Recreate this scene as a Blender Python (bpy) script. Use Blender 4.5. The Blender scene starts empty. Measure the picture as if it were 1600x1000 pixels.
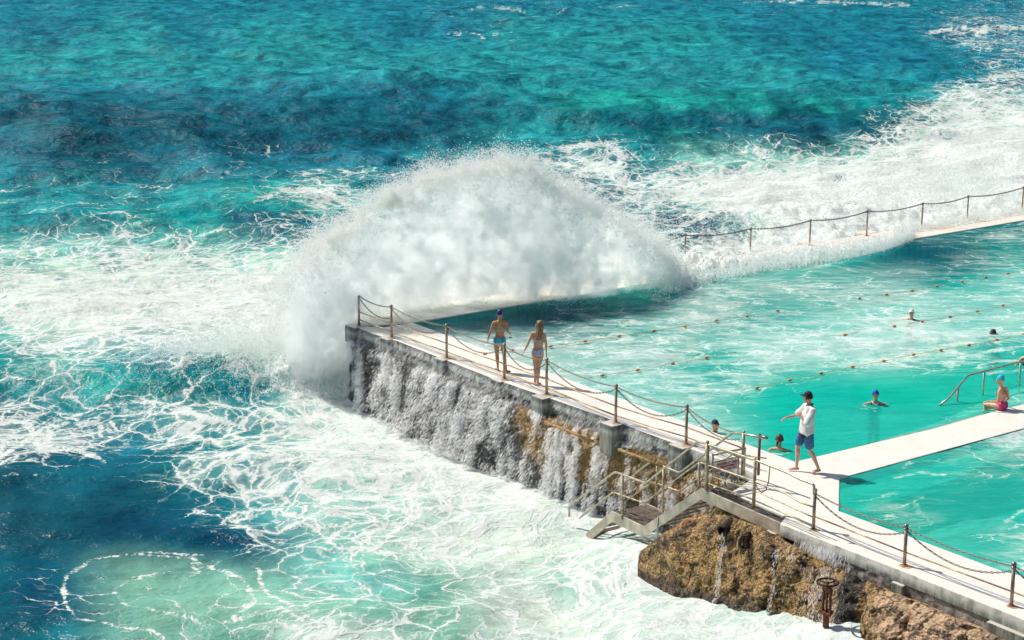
import bpy, bmesh, math, random
import numpy as np
from mathutils import Vector, Matrix
random.seed(7); RNG = np.random.default_rng(11)
S = bpy.context.scene
COL = S.collection
R = math.radians
# ------------------------------------------------------------------ camera model (photo 1600x1000)
F = 2847.0; PIT = math.atan(687.0 / F); HC = 12.4
CP, SP = math.cos(PIT), math.sin(PIT)
DECK, SEA, POOL = 0.0, -1.9, -0.045

def ray(x, y):
    a = (x - 800) / F; b = (500 - y) / F
    return np.array([a, CP + b * SP, -SP + b * CP])
def at(x, y, z=0.0):
    r = ray(x, y); t = (z - HC) / r[2]
    return Vector((r[0] * t, r[1] * t, z))
def atn(x, y, z):                       # vectorised: arrays of photo coordinates onto a level plane
    a = (x - 800) / F; b = (500 - y) / F
    rz = -SP + b * CP; t = (z - HC) / rz
    return np.stack([a * t, (CP + b * SP) * t, np.zeros_like(t) + z], -1)
def projn(P):
    dz = P[..., 2] - HC
    fw = P[..., 1] * CP - dz * SP; up = P[..., 1] * SP + dz * CP
    return 800 + F * P[..., 0] / fw, 500 - F * up / fw
def onplane(x, y, p0, d):               # the ray meets the vertical plane through p0 along plan direction d
    r = ray(x, y); n = (-d[1], d[0])
    t = (p0[0] * n[0] + p0[1] * n[1]) / (r[0] * n[0] + r[1] * n[1])
    return Vector((r[0] * t, r[1] * t, HC + r[2] * t))

cam_d = bpy.data.cameras.new('camera'); cam = bpy.data.objects.new('camera', cam_d); COL.objects.link(cam)
cam_d.sensor_width = 36; cam_d.lens = F / 1600 * 36; cam_d.clip_end = 6000; cam_d.clip_start = 0.5
cam.location = (0, 0, HC); cam.rotation_euler = (math.pi / 2 - PIT, 0, 0)
S.camera = cam
# ------------------------------------------------------------------ light
SUN_EL = R(50); SUN_AZ = math.atan2(0.47, -0.88)      # direction to the sun in plan: behind and to the left
sdir = Vector((math.cos(SUN_AZ) * math.cos(SUN_EL), math.sin(SUN_AZ) * math.cos(SUN_EL), math.sin(SUN_EL)))
w = bpy.data.worlds.new('World'); S.world = w; w.use_nodes = True
nt = w.node_tree; nt.nodes.clear()
sky = nt.nodes.new('ShaderNodeTexSky'); sky.sky_type = 'NISHITA'; sky.sun_disc = False
sky.sun_elevation = SUN_EL; sky.sun_rotation = math.pi / 2 - SUN_AZ
sky.air_density = 1.0; sky.dust_density = 1.5; sky.ozone_density = 1.0
bg = nt.nodes.new('ShaderNodeBackground'); bg.inputs[1].default_value = 0.08
wo = nt.nodes.new('ShaderNodeOutputWorld')
nt.links.new(sky.outputs[0], bg.inputs[0]); nt.links.new(bg.outputs[0], wo.inputs[0])
sl = bpy.data.lights.new('sun', 'SUN'); so = bpy.data.objects.new('sun', sl); COL.objects.link(so)
sl.energy = 4.4; sl.angle = R(0.5); sl.color = (1.0, 0.95, 0.865)
so.rotation_euler = sdir.to_track_quat('Z', 'Y').to_euler(); so.location = (-30, 40, 40)
S.view_settings.view_transform = 'Standard'; S.view_settings.look = 'None'
S.view_settings.exposure = 0.12; S.view_settings.gamma = 1
S.cycles.max_bounces = 8; S.cycles.diffuse_bounces = 6; S.cycles.glossy_bounces = 3
S.cycles.transmission_bounces = 4; S.cycles.transparent_max_bounces = 24
S.cycles.caustics_reflective = False; S.cycles.caustics_refractive = False
S.cycles.use_adaptive_sampling = True; S.cycles.adaptive_threshold = 0.03; S.cycles.adaptive_min_samples = 12
S.cycles.sample_clamp_indirect = 6

# ------------------------------------------------------------------ noise
def _h(ix, iy, iz, s):
    n = (ix.astype(np.int64) * 374761393 + iy.astype(np.int64) * 668265263 + iz.astype(np.int64) * 2147483647 + s * 1274126177) & 0xffffffff
    n = ((n ^ (n >> 13)) * 1274126177) & 0xffffffff
    n = ((n ^ (n >> 15)) * 2246822519) & 0xffffffff
    return ((n ^ (n >> 16)) & 0xffffff) / float(0xffffff)
def vnoise(x, y, z=None, s=0):
    x = np.asarray(x, float); y = np.asarray(y, float)
    if z is None: z = np.zeros_like(x)
    fx, fy, fz = np.floor(x), np.floor(y), np.floor(z)
    tx, ty, tz = x - fx, y - fy, z - fz
    q = lambda t: t * t * t * (t * (t * 6 - 15) + 10)
    tx, ty, tz = q(tx), q(ty), q(tz)
    c = [[[_h(fx + i, fy + j, fz + k, s) for k in (0, 1)] for j in (0, 1)] for i in (0, 1)]
    a = [[c[i][j][0] * (1 - tz) + c[i][j][1] * tz for j in (0, 1)] for i in (0, 1)]
    b = [a[i][0] * (1 - ty) + a[i][1] * ty for i in (0, 1)]
    return b[0] * (1 - tx) + b[1] * tx
def fbm(x, y, z=None, o=4, s=0, g=0.5):     # about -1 .. 1
    r = 0; a = 1.0; t = 0; f = 1.0
    for k in range(o):
        r = r + a * (vnoise(np.asarray(x) * f, np.asarray(y) * f, None if z is None else np.asarray(z) * f, s + k * 17) * 2 - 1)
        t += a; a *= g; f *= 2.03
    return r / t
def smooth(a, b, x):
    t = np.clip((x - a) / (b - a), 0, 1); return t * t * (3 - 2 * t)
def srgb(r, g, b):
    c = np.array([r, g, b]) / 255.0
    return np.where(c <= 0.04045, c / 12.92, ((c + 0.055) / 1.055) ** 2.4)

# ------------------------------------------------------------------ objects
def tag(o, label=None, cat=None, group=None, kind=None):
    if label: o['label'] = label
    if cat: o['category'] = cat
    if group: o['group'] = group
    if kind: o['kind'] = kind
    return o
def empty(name, loc, rz=0.0):
    o = bpy.data.objects.new(name, None); COL.objects.link(o); o.location = loc; o.rotation_euler[2] = rz
    o.empty_display_size = 0.2
    return o
def link(name, me, mat=None, parent=None):
    o = bpy.data.objects.new(name, me); COL.objects.link(o)
    if mat: me.materials.append(mat)
    if parent:
        o.parent = parent
        o.matrix_parent_inverse = parent_inv(parent)
    return o
def parent_inv(p):
    m = Matrix.LocRotScale(p.location, p.rotation_euler, p.scale)
    if p.parent: m = parent_world(p.parent) @ p.matrix_parent_inverse @ m
    return m.inverted()
def parent_world(p):
    m = Matrix.LocRotScale(p.location, p.rotation_euler, p.scale)
    if p.parent: m = parent_world(p.parent) @ p.matrix_parent_inverse @ m
    return m
def mesh_np(name, V, Fc, mat=None, parent=None, sm=True, attrs=None):
    me = bpy.data.meshes.new(name)
    V = np.asarray(V, np.float32).reshape(-1, 3); Fc = np.asarray(Fc, np.int32)
    k = Fc.shape[1]; n = len(Fc)
    me.vertices.add(len(V)); me.vertices.foreach_set('co', V.ravel())
    me.loops.add(n * k); me.loops.foreach_set('vertex_index', Fc.ravel())
    me.polygons.add(n); me.polygons.foreach_set('loop_start', np.arange(n, dtype=np.int32) * k)
    try: me.polygons.foreach_set('loop_total', np.full(n, k, np.int32))
    except Exception: pass
    me.polygons.foreach_set('use_smooth', np.full(n, sm))
    for an, av in (attrs or {}).items():
        av = np.asarray(av, np.float32)
        if av.ndim == 1:
            a = me.attributes.new(an, 'FLOAT', 'POINT'); a.data.foreach_set('value', av)
        else:
            a = me.attributes.new(an, 'FLOAT_COLOR', 'POINT')
            a.data.foreach_set('color', np.concatenate([av, np.ones((len(av), 1), np.float32)], 1).ravel())
    me.update(calc_edges=True)
    return link(name, me, mat, parent)
def gridfaces(nu, nv):
    i = np.arange(nu - 1)[:, None] * nv + np.arange(nv - 1)[None, :]
    return np.stack([i, i + 1, i + nv + 1, i + nv], -1).reshape(-1, 4)

class MB:
    """collects boxes, bars and tubes; build() links them as one mesh"""
    def __init__(s): s.v = []; s.f = []
    def add(s, vs, fs):
        n = len(s.v); s.v += [tuple(v) for v in vs]; s.f += [tuple(i + n for i in f) for f in fs]
    def box(s, c, ax, ay, az):            # centre, half-axis vectors
        c = Vector(c); ax, ay, az = Vector(ax), Vector(ay), Vector(az)
        vs = [c + i * ax + j * ay + k * az for i in (-1, 1) for j in (-1, 1) for k in (-1, 1)]
        s.add(vs, [(0, 1, 3, 2), (4, 6, 7, 5), (0, 4, 5, 1), (2, 3, 7, 6), (0, 2, 6, 4), (1, 5, 7, 3)])
    def bar(s, a, b, w, h, up=(0, 0, 1)):
        a, b = Vector(a), Vector(b); d = (b - a); L = d.length / 2; d.normalize()
        sd = d.cross(Vector(up)); sd = sd.normalized() if sd.length > 1e-6 else Vector((1, 0, 0)); u = sd.cross(d).normalized()
        s.box((a + b) / 2, d * L, sd * w / 2, u * h / 2)
    def tube(s, pts, r, n=8, cap=True):
        pts = [Vector(p) for p in pts]; m = len(pts)
        rs = r if isinstance(r, (list, tuple)) else [r] * m
        base = len(s.v); prev = None
        for i, p in enumerate(pts):
            d = (pts[min(i + 1, m - 1)] - pts[max(i - 1, 0)]).normalized()
            if prev is None:
                prev = d.cross(Vector((0, 0, 1)))
                if prev.length < 0.05: prev = d.cross(Vector((1, 0, 0)))
            sd = (prev - d * prev.dot(d)).normalized(); prev = sd; u = d.cross(sd)
            for k in range(n):
                a = 2 * math.pi * k / n
                s.v.append(tuple(p + (sd * math.cos(a) + u * math.sin(a)) * rs[i]))
        for i in range(m - 1):
            for k in range(n):
                a = base + i * n + k; b = base + i * n + (k + 1) % n
                s.f.append((a, b, b + n, a + n))
        if cap:
            s.f.append(tuple(base + k for k in range(n))[::-1]); s.f.append(tuple(base + (m - 1) * n + k for k in range(n)))
    def ball(s, c, r, n=10, m=6, sc=(1, 1, 1)):
        c = Vector(c); base = len(s.v)
        for i in range(m + 1):
            t = math.pi * i / m
            for k in range(n):
                a = 2 * math.pi * k / n
                s.v.append((c.x + r * sc[0] * math.sin(t) * math.cos(a), c.y + r * sc[1] * math.sin(t) * math.sin(a), c.z + r * sc[2] * math.cos(t)))
        for i in range(m):
            for k in range(n):
                a = base + i * n + k; b = base + i * n + (k + 1) % n
                s.f.append((a, a + n, b + n, b))
    def build(s, name, mat, parent=None, sm=False, bevel=0):
        me = bpy.data.meshes.new(name); me.from_pydata(s.v, [], s.f); me.update()
        if sm: me.polygons.foreach_set('use_smooth', [True] * len(me.polygons))
        o = link(name, me, mat, parent)
        if bevel:
            b = o.modifiers.new('bevel', 'BEVEL'); b.width = bevel; b.segments = 2; b.limit_method = 'ANGLE'
        return o

# ------------------------------------------------------------------ materials
class NT:
    def __init__(s, name):
        s.m = bpy.data.materials.new(name); s.m.use_nodes = True; s.t = s.m.node_tree; s.t.nodes.clear()
        s.out = s.n('ShaderNodeOutputMaterial')
    def n(s, ty, **kw):
        nd = s.t.nodes.new(ty)
        for k, v in kw.items(): setattr(nd, k, v)
        return nd
    def l(s, a, b): s.t.links.new(a, b)
    def put(s, sock, v):
        if hasattr(v, 'is_output') or isinstance(v, bpy.types.NodeSocket): s.l(v, sock)
        elif isinstance(v, (tuple, list, np.ndarray)):
            v = list(v)
            if len(v) == 3 and len(sock.default_value) == 4: v = v + [1]
            sock.default_value = [float(q) for q in v]
        else: sock.default_value = v
    def pos(s):
        if not hasattr(s, '_g'): s._g = s.n('ShaderNodeNewGeometry')
        return s._g.outputs['Position']
    def attr(s, name, col=False):
        a = s.n('ShaderNodeAttribute', attribute_name=name)
        return a.outputs['Color'] if col else a.outputs['Fac']
    def math(s, op, a, b=0.0, c=None, clamp=False):
        m = s.n('ShaderNodeMath', operation=op); m.use_clamp = clamp
        s.put(m.inputs[0], a); s.put(m.inputs[1], b)
        if c is not None: s.put(m.inputs[2], c)
        return m.outputs[0]
    def vmath(s, op, a, b=(0, 0, 0), scale=None):
        m = s.n('ShaderNodeVectorMath', operation=op); s.put(m.inputs[0], a); s.put(m.inputs[1], b)
        if scale is not None: s.put(m.inputs['Scale'], scale)
        return m.outputs[0]
    def noise(s, scale, detail=3, rough=0.55, dist=0.0, vec=None, col=False, stretch=None):
        v = vec if vec is not None else s.pos()
        if stretch: v = s.vmath('MULTIPLY', v, stretch)
        nd = s.n('ShaderNodeTexNoise'); s.put(nd.inputs['Vector'], v)
        nd.inputs['Scale'].default_value = scale; nd.inputs['Detail'].default_value = detail
        nd.inputs['Roughness'].default_value = rough; nd.inputs['Distortion'].default_value = dist
        return nd.outputs['Color' if col else 'Fac']
    def vor(s, scale, feature='F1', vec=None, stretch=None):
        v = vec if vec is not None else s.pos()
        if stretch: v = s.vmath('MULTIPLY', v, stretch)
        nd = s.n('ShaderNodeTexVoronoi', feature=feature); s.put(nd.inputs['Vector'], v); nd.inputs['Scale'].default_value = scale
        return nd.outputs['Distance']
    def step(s, x, a, b, lo=0.0, hi=1.0, kind='SMOOTHSTEP'):
        m = s.n('ShaderNodeMapRange', interpolation_type=kind)
        s.put(m.inputs['Value'], x); s.put(m.inputs['From Min'], a); s.put(m.inputs['From Max'], b)
        s.put(m.inputs['To Min'], lo); s.put(m.inputs['To Max'], hi)
        return m.outputs[0]
    def mix(s, f, a, b, mode='MIX'):
        m = s.n('ShaderNodeMix', data_type='RGBA', blend_type=mode)
        s.put(m.inputs[0], f); s.put(m.inputs[6], a); s.put(m.inputs[7], b)
        return m.outputs[2]
    def bump(s, h, dist, strength=1.0, normal=None):
        b = s.n('ShaderNodeBump'); s.put(b.inputs['Height'], h); b.inputs['Distance'].default_value = dist
        s.put(b.inputs['Strength'], strength)
        if normal is not None: s.l(normal, b.inputs['Normal'])
        return b.outputs[0]
    def bsdf(s, base, rough=0.5, spec=0.5, metal=0.0, normal=None, ior=None, **kw):
        p = s.n('ShaderNodeBsdfPrincipled'); s.put(p.inputs['Base Color'], base); s.put(p.inputs['Roughness'], rough)
        s.put(p.inputs['Specular IOR Level'], spec); s.put(p.inputs['Metallic'], metal)
        if ior: p.inputs['IOR'].default_value = ior
        if normal is not None: s.l(normal, p.inputs['Normal'])
        for k, v in kw.items(): s.put(p.inputs[k.replace('_', ' ')], v)
        return p.outputs[0]
    def water(s, col, rough, gloss, cap, normal):
        """murky water: a lit body under a sheen that grows towards grazing angles"""
        d = s.n('ShaderNodeBsdfDiffuse'); s.put(d.inputs[0], col); s.l(normal, d.inputs['Normal'])
        g = s.n('ShaderNodeBsdfGlossy'); s.put(g.inputs['Roughness'], rough); s.l(normal, g.inputs['Normal'])
        f = s.n('ShaderNodeFresnel'); f.inputs[0].default_value = 1.33; s.l(normal, f.inputs['Normal'])
        m = s.n('ShaderNodeMixShader'); s.put(m.inputs[0], s.math('MINIMUM', s.math('MULTIPLY', f.outputs[0], gloss), cap))
        s.l(d.outputs[0], m.inputs[1]); s.l(g.outputs[0], m.inputs[2]); return m.outputs[0]
    def fin(s, sh, disp=None):
        s.l(sh, s.out.inputs[0]); return s.m
def simple(name, col, rough=0.5, spec=0.5, metal=0.0, var=0.15, vs=20, bump=0.0):
    t = NT(name); n = t.noise(vs, 4)
    c = t.mix(t.step(n, .3, .7), [x * (1 - var) for x in col], [min(1, x * (1 + var)) for x in col])
    return t.fin(t.bsdf(c, rough, spec, metal, t.bump(n, bump) if bump else None))
# ================================================================== SEA
def lut(rows, x0, dx, y0, dy, X, Y):
    """smooth lookup of a coarse table of values over the sheet"""
    A = np.asarray(rows, float)
    if A.ndim == 2: A = A[..., None]
    ny, nx = A.shape[:2]
    gx = np.clip((X - x0) / dx, 0, nx - 1.001); gy = np.clip((Y - y0) / dy, 0, ny - 1.001)
    ix = np.floor(gx).astype(int); iy = np.floor(gy).astype(int); tx = gx - ix; ty = gy - iy
    def w(t): return [((-t + 2) * t - 1) * t / 2, (((3 * t - 5) * t) * t + 2) / 2, ((-3 * t + 4) * t + 1) * t / 2, ((t - 1) * t * t) / 2]
    wx, wy = w(tx), w(ty); out = 0
    for j in range(4):
        for i in range(4):
            out = out + A[np.clip(iy + j - 1, 0, ny - 1), np.clip(ix + i - 1, 0, nx - 1)] * (wx[i] * wy[j])[..., None]
    return out
SC = {  # water colours as seen lit; D also paints the swell's dim near face
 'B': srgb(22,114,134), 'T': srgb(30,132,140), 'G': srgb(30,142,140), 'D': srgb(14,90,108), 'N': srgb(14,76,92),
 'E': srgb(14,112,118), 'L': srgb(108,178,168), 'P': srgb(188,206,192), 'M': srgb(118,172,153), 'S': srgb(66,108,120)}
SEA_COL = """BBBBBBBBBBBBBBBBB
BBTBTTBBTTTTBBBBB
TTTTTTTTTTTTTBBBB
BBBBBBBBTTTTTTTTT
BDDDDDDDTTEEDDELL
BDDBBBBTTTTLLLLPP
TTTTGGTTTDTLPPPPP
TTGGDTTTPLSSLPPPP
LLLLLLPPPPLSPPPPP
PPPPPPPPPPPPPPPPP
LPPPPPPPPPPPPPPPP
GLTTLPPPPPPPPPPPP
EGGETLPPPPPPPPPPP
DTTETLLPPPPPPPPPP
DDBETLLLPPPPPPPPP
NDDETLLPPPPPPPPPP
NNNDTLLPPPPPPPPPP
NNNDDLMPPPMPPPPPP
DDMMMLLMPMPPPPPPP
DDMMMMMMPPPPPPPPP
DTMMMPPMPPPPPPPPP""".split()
SEA_FOAM = [  # x 0..1600 step 100, y 0..1000 step 50
 [0,0,0,0,0,0,0,1,1,1.5,1,1,2,1,1,1,2],
 [0,0,0,0,0,0,0,1,1,0,0,0,0,0,0,3,2.5],
 [0,0,0,0,0,0,0,0,0,0,0,0,0,0,0,1,3],
 [0,0,0,0,0,0,0,0,0,0,0,0,0,0,1,4.5,4.5],
 [0,0,0,0,.5,0,0,0,0,1,1,1,1,1,4,6.5,7.5],
 [0,.5,1,1.3,1.5,1.2,1.5,2,2.5,5,2.4,3,4,5,6.5,8.5,9.5],
 [1.3,1.2,1.6,1,2,4,2.4,4,5,3.6,5,7,8,8.5,9.5,10,10],
 [1.3,2.5,2,1.5,2,2.8,4,6,7,6,3.5,2.6,6.5,10,10,10,10],
 [5,5,5.5,5.5,5,5.5,7,8,8,8,6,6,9,10,10,10,10],
 [6.4,6.6,6.6,6.6,6.6,8,9,9,9,9,9,9,9,9,9,9,9],
 [7,7.2,7.2,7,7.5,9.5,10,10,10,10,10,10,10,10,10,10,10],
 [4,5.4,5,4.5,7,9,10,10,10,10,10,10,10,10,10,10,10],
 [2,2.5,2,2.5,3.5,8,9.5,10,10,10,10,10,10,10,10,10,10],
 [4.6,3,3,4.4,4.8,6.5,8,9.5,10,10,10,10,10,10,10,10,10],
 [4.4,4.2,3.2,4,4.6,6,7.2,8.5,9.5,10,10,10,10,10,10,10,10],
 [1,1.2,2,3.8,4.2,5.2,6.4,7.6,9,9.5,10,10,10,10,10,10,10],
 [.3,.6,.8,1.5,3.4,4.6,5.8,7,8.4,9,10,10,10,10,10,10,10],
 [.3,.3,.4,.6,2.2,3.8,5,6,7,8,8.6,9,9.4,10,10,10,10],
 [.6,1,1.2,1.4,1.6,3.4,4,4.8,5.5,6.5,7.6,8.4,8.6,9,9,9,9],
 [1.2,2,2,2.2,2.2,3.8,4.2,4.4,5,6,7.4,8.4,8.4,8.4,7,7,7],
 [.5,1.6,2.2,3,3.4,4.6,4.4,4,5,5.6,7,8,8.6,8.6,6,5,5]]
# crests written over the sheet as lines of foam: (points, half width px, strength)
FOAM_LINES = [
 ([(318,868),(250,862),(190,866),(140,876),(105,898),(97,925),(104,950),(118,966),(180,978),(240,985),(255,1000)], 4.5, .75),
 ([(190,866),(300,872),(312,892),(270,895),(200,905),(176,922),(200,945),(250,955),(300,965),(315,985)], 4, .6),
 ([(300,872),(380,905),(400,940),(350,972),(440,950),(500,985),(540,1010)], 6, .8),
 ([(400,890),(420,930),(470,955),(520,995)], 5, .8),
 ([(0,716),(40,690),(75,668),(85,680),(60,700),(120,702),(160,722)], 6, .9),
 ([(0,665),(50,660),(90,668)], 4, .8),
 ([(0,745),(20,738),(60,742)], 3, .5),
 ([(160,634),(200,632),(240,628),(280,640),(350,655)], 4, .8),
 ([(1400,215),(1410,190),(1445,175),(1480,150),(1540,142),(1560,155),(1500,180),(1600,190)], 4, .7),
 ([(880,232),(940,222),(980,240),(960,262),(900,268)], 7, .8),
 ([(400,315),(440,298),(500,300),(560,330),(520,345),(440,335)], 6, .6),
 ([(1420,8),(1300,3),(1200,2)], 3, .8), ([(700,50),(760,56),(800,50)], 2, .6), ([(735,12),(770,10),(820,18)], 2.5, .8),
 ([(1452,48),(1500,45),(1560,42),(1600,44)], 3.5, .9), ([(1545,118),(1570,120),(1600,117)], 4, 1),
 ([(1100,335),(1030,375),(1010,360)], 4, .7), ([(412,232),(438,230)], 3, .8)]
SEA_FOAM = [[v * (1 - .36 * min(1, max(0, (j * 50 - 650) / 150)) * min(1, max(0, (i * 100 - 550) / 200))) for i, v in enumerate(r)] for j, r in enumerate(SEA_FOAM)]
for j_ in (8, 9, 10, 11): SEA_FOAM[j_] = [v * (.80 if i < 5 else 1) for i, v in enumerate(SEA_FOAM[j_])]
def seg_d(X, Y, pts):
    d = np.full(X.shape, 1e9)
    for (ax, ay), (bx, by) in zip(pts[:-1], pts[1:]):
        vx, vy = bx - ax, by - ay; t = np.clip(((X - ax) * vx + (Y - ay) * vy) / (vx * vx + vy * vy), 0, 1)
        d = np.minimum(d, np.hypot(X - ax - t * vx, (Y - ay - t * vy) * 1.6))
    return d

def swell(P):
    """height of the sea at plan points"""
    x, y = P[..., 0], P[..., 1]; z = np.zeros_like(x)
    px, py = projn(np.stack([x, y, np.full_like(x, SEA)], -1))
    def ridge(cx, cy, amp, near, far):     # crest line in photo coordinates at sea level; profile in metres
        yc = np.interp(px, cx, cy); c = atn(px, yc, SEA)[..., 1]
        c = c + 1.6 * fbm(x * .12, y * .0, s=5)
        dd = y - c; a = np.interp(px, cx, amp)
        return a * np.where(dd < 0, np.exp(-(dd / near) ** 2), np.exp(-(dd / far) ** 2))
    z += ridge([-400, 0, 300, 600, 900, 1300, 1700, 2200], [182, 176, 168, 158, 165, 178, 176, 176], [1.6, 1.6, 1.6, 1.8, 1.3, 1.4, .9, .5], 7.0, 18)
    z += ridge([-400, 0, 250, 500, 700, 900], [235, 228, 214, 205, 215, 215], [.8, .9, 1.0, .9, .5, 0], 4, 9)
    z += ridge([-400, 0, 150, 300, 430, 560, 700], [345, 345, 345, 332, 332, 335, 340], [.1, .15, .3, .55, .5, .1, 0], 3, 6)
    z += ridge([-400, 0, 100, 240, 380, 520, 640], [575, 582, 590, 590, 586, 588, 590], [.45, .5, .6, .75, 1.0, .85, .0], 1.4, 4)
    z += ridge([-400, 0, 100, 200, 300], [700, 705, 715, 725, 730], [.25, .3, .25, .1, 0], 2.5, 4)
    z += ridge([900, 1080, 1250, 1400], [345, 352, 350, 345], [0, .35, .3, .1], 2, 3)
    z += .35 * np.abs(fbm(x * .9, y * .9, s=55, o=4)) * smooth(1000, 1120, px) * smooth(280, 330, py) * smooth(420, 400, py)
    z += np.interp(px, [880, 1000, 1120, 1230, 1325, 1450], [0, .36, .40, .70, .88, .95]) * smooth(740, 880, py)      # water heaped up against the rock
    rough = np.clip(np.interp(py, [-150, 250, 420, 1000], [1.0, 1.0, .55, .5]), 0, 1)
    g = np.random.default_rng(3)
    wob = [fbm(x / L, y / L, s=77 + L, o=2) for L in (4, 9, 20, 40)]
    for i in range(64):
        lam = 0.7 * (1.075 ** i)
        if lam > 42: break
        th = math.radians(-98 + g.normal() * 32); kx, ky = math.cos(th) * 2 * math.pi / lam, math.sin(th) * 2 * math.pi / lam
        amp = 0.0150 * lam ** 0.84 * (1.0 if lam < 9 else .4)
        dist = np.hypot(x, y); fade = smooth(1.0, 2.2, lam / (dist * dist / HC / 1100 + .02))      # drop what the mesh cannot hold
        ph = kx * x + ky * y + g.uniform(0, 6.28) + 1.3 * wob[min(3, int(i / 15))]
        c = 1 - 2 * np.abs(np.sin(ph / 2)) ** 0.85
        z += amp * (0.6 * c + .4 * np.cos(ph)) * rough * fade
    return z, px, py
def build_sea():
    nx, ny = 1150, 760
    gx = np.linspace(-560, 2160, nx); gy = np.linspace(-120, 1090, ny)
    X, Y = np.meshgrid(gx, gy, indexing='ij')
    P = atn(X, Y, SEA)
    z, px, py = swell(P)
    edge = smooth(-555, -480, X) * smooth(2155, 2080, X) * smooth(-118, -90, Y); z = z * edge
    P[..., 2] += z
    px, py = projn(P)
    wx = 16 * fbm(P[..., 0] * .35, P[..., 1] * .22, s=21, o=3); wy = 9 * fbm(P[..., 0] * .35, P[..., 1] * .22, s=41, o=3)
    foam = lut(SEA_FOAM, 0, 100, 0, 50, px + wx, py + wy)[..., 0] / 10
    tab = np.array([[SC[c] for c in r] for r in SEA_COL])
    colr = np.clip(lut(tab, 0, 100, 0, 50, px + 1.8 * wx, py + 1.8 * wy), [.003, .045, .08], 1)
    # weaker sky reflection on the big swell's near face painted dark, then the green face to its right
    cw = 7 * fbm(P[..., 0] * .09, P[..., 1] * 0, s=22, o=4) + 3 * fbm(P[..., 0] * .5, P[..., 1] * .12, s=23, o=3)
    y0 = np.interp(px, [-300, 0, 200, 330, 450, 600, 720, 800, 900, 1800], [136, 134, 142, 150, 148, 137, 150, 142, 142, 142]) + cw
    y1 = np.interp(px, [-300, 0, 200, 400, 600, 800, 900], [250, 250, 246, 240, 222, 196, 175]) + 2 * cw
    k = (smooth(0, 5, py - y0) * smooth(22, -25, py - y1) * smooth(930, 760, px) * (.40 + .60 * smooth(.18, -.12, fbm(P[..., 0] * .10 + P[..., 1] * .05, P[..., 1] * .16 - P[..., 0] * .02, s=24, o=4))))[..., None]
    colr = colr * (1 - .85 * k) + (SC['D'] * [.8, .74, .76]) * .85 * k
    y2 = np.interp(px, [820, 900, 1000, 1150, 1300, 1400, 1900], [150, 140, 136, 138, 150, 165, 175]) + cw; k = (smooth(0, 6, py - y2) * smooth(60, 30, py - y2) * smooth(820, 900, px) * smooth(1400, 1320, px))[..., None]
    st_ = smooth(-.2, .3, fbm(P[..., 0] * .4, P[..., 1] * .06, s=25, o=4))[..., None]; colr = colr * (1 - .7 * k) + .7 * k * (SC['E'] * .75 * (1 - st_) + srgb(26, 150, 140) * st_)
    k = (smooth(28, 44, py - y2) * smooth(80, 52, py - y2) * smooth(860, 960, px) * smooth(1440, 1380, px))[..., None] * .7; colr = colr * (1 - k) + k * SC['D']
    # light and dark wave shading of the chop, painted into the colour by noise
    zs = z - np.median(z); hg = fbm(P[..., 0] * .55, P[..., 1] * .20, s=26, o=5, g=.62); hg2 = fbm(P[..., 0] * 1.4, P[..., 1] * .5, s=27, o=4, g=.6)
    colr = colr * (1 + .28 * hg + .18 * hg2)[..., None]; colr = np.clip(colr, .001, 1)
    line = np.zeros_like(foam)
    jx = 7 * fbm(P[..., 0] * 1.3, P[..., 1] * 1.3, s=61, o=4); jy = 5 * fbm(P[..., 0] * 1.3, P[..., 1] * 1.3, s=71, o=4)
    for pts, wd, st in FOAM_LINES:
        d = seg_d(px + jx, py + jy, pts); ww = wd * (.75 + .5 * vnoise(P[..., 0] * .9, P[..., 1] * .9, s=5))
        line = np.maximum(line, st * np.clip(1.15 - d / ww, 0, 1))
    # tumbling foam on the breaking crest in front of the splash
    br = smooth(545, 565, py) * smooth(618, 590, py + .04 * (px - 300)) * smooth(215, 330, px) * smooth(640, 560, px)
    br *= smooth(-.25, .35, fbm(P[..., 0] * .8, P[..., 1] * .8, s=31, o=4) + (px - 330) / 260)
    foam = np.maximum(foam, br * .88)
    thick = smooth(.72, 1.0, foam)
    lump = fbm(P[..., 0] * 1.6, P[..., 1] * 1.6, s=81, o=5)
    P[..., 2] += edge * thick * (.10 * lump + .05) + br * (.38 * np.abs(fbm(P[..., 0] * 2.2, P[..., 1] * 2.2, s=91, o=4)) + .05)
    # skirt: the open sea on to the horizon, and off to both sides
    V = P.reshape(-1, 3); Fc = gridfaces(nx, ny)[:, ::-1]
    def ring(idx, outer):
        nonlocal V, Fc
        b = len(V); V = np.concatenate([V, outer]); k = np.arange(len(idx) - 1)
        Fc = np.concatenate([Fc, np.stack([idx[k], idx[k + 1], b + k + 1, b + k], -1)])
    top = np.arange(nx) * ny; tp = V[top].copy(); o = tp * np.array([12, 12, 0]) + np.array([0, 0, SEA]); ring(top, o)
    for e, sg in ((np.arange(ny), -1), ((nx - 1) * ny + np.arange(ny), 1)):
        tp = V[e].copy(); tp[:, 0] += sg * (60 + tp[:, 1] * 4); tp[:, 2] = SEA; ring(e, tp)
    n = len(V)
    def ext(a, fillv):
        a = a.reshape(nx * ny, -1); f = np.tile(np.asarray(fillv, float).reshape(1, -1), (n - nx * ny, 1)); return np.concatenate([a, f])
    chop = np.interp(P[..., 1], [30, 50, 75, 120], [.12, .3, .8, 1.0])
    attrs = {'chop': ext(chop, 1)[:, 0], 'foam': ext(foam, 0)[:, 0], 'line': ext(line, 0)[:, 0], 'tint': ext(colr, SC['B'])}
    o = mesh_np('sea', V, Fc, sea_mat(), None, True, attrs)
    tag(o, kind='structure')
    return o
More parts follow.
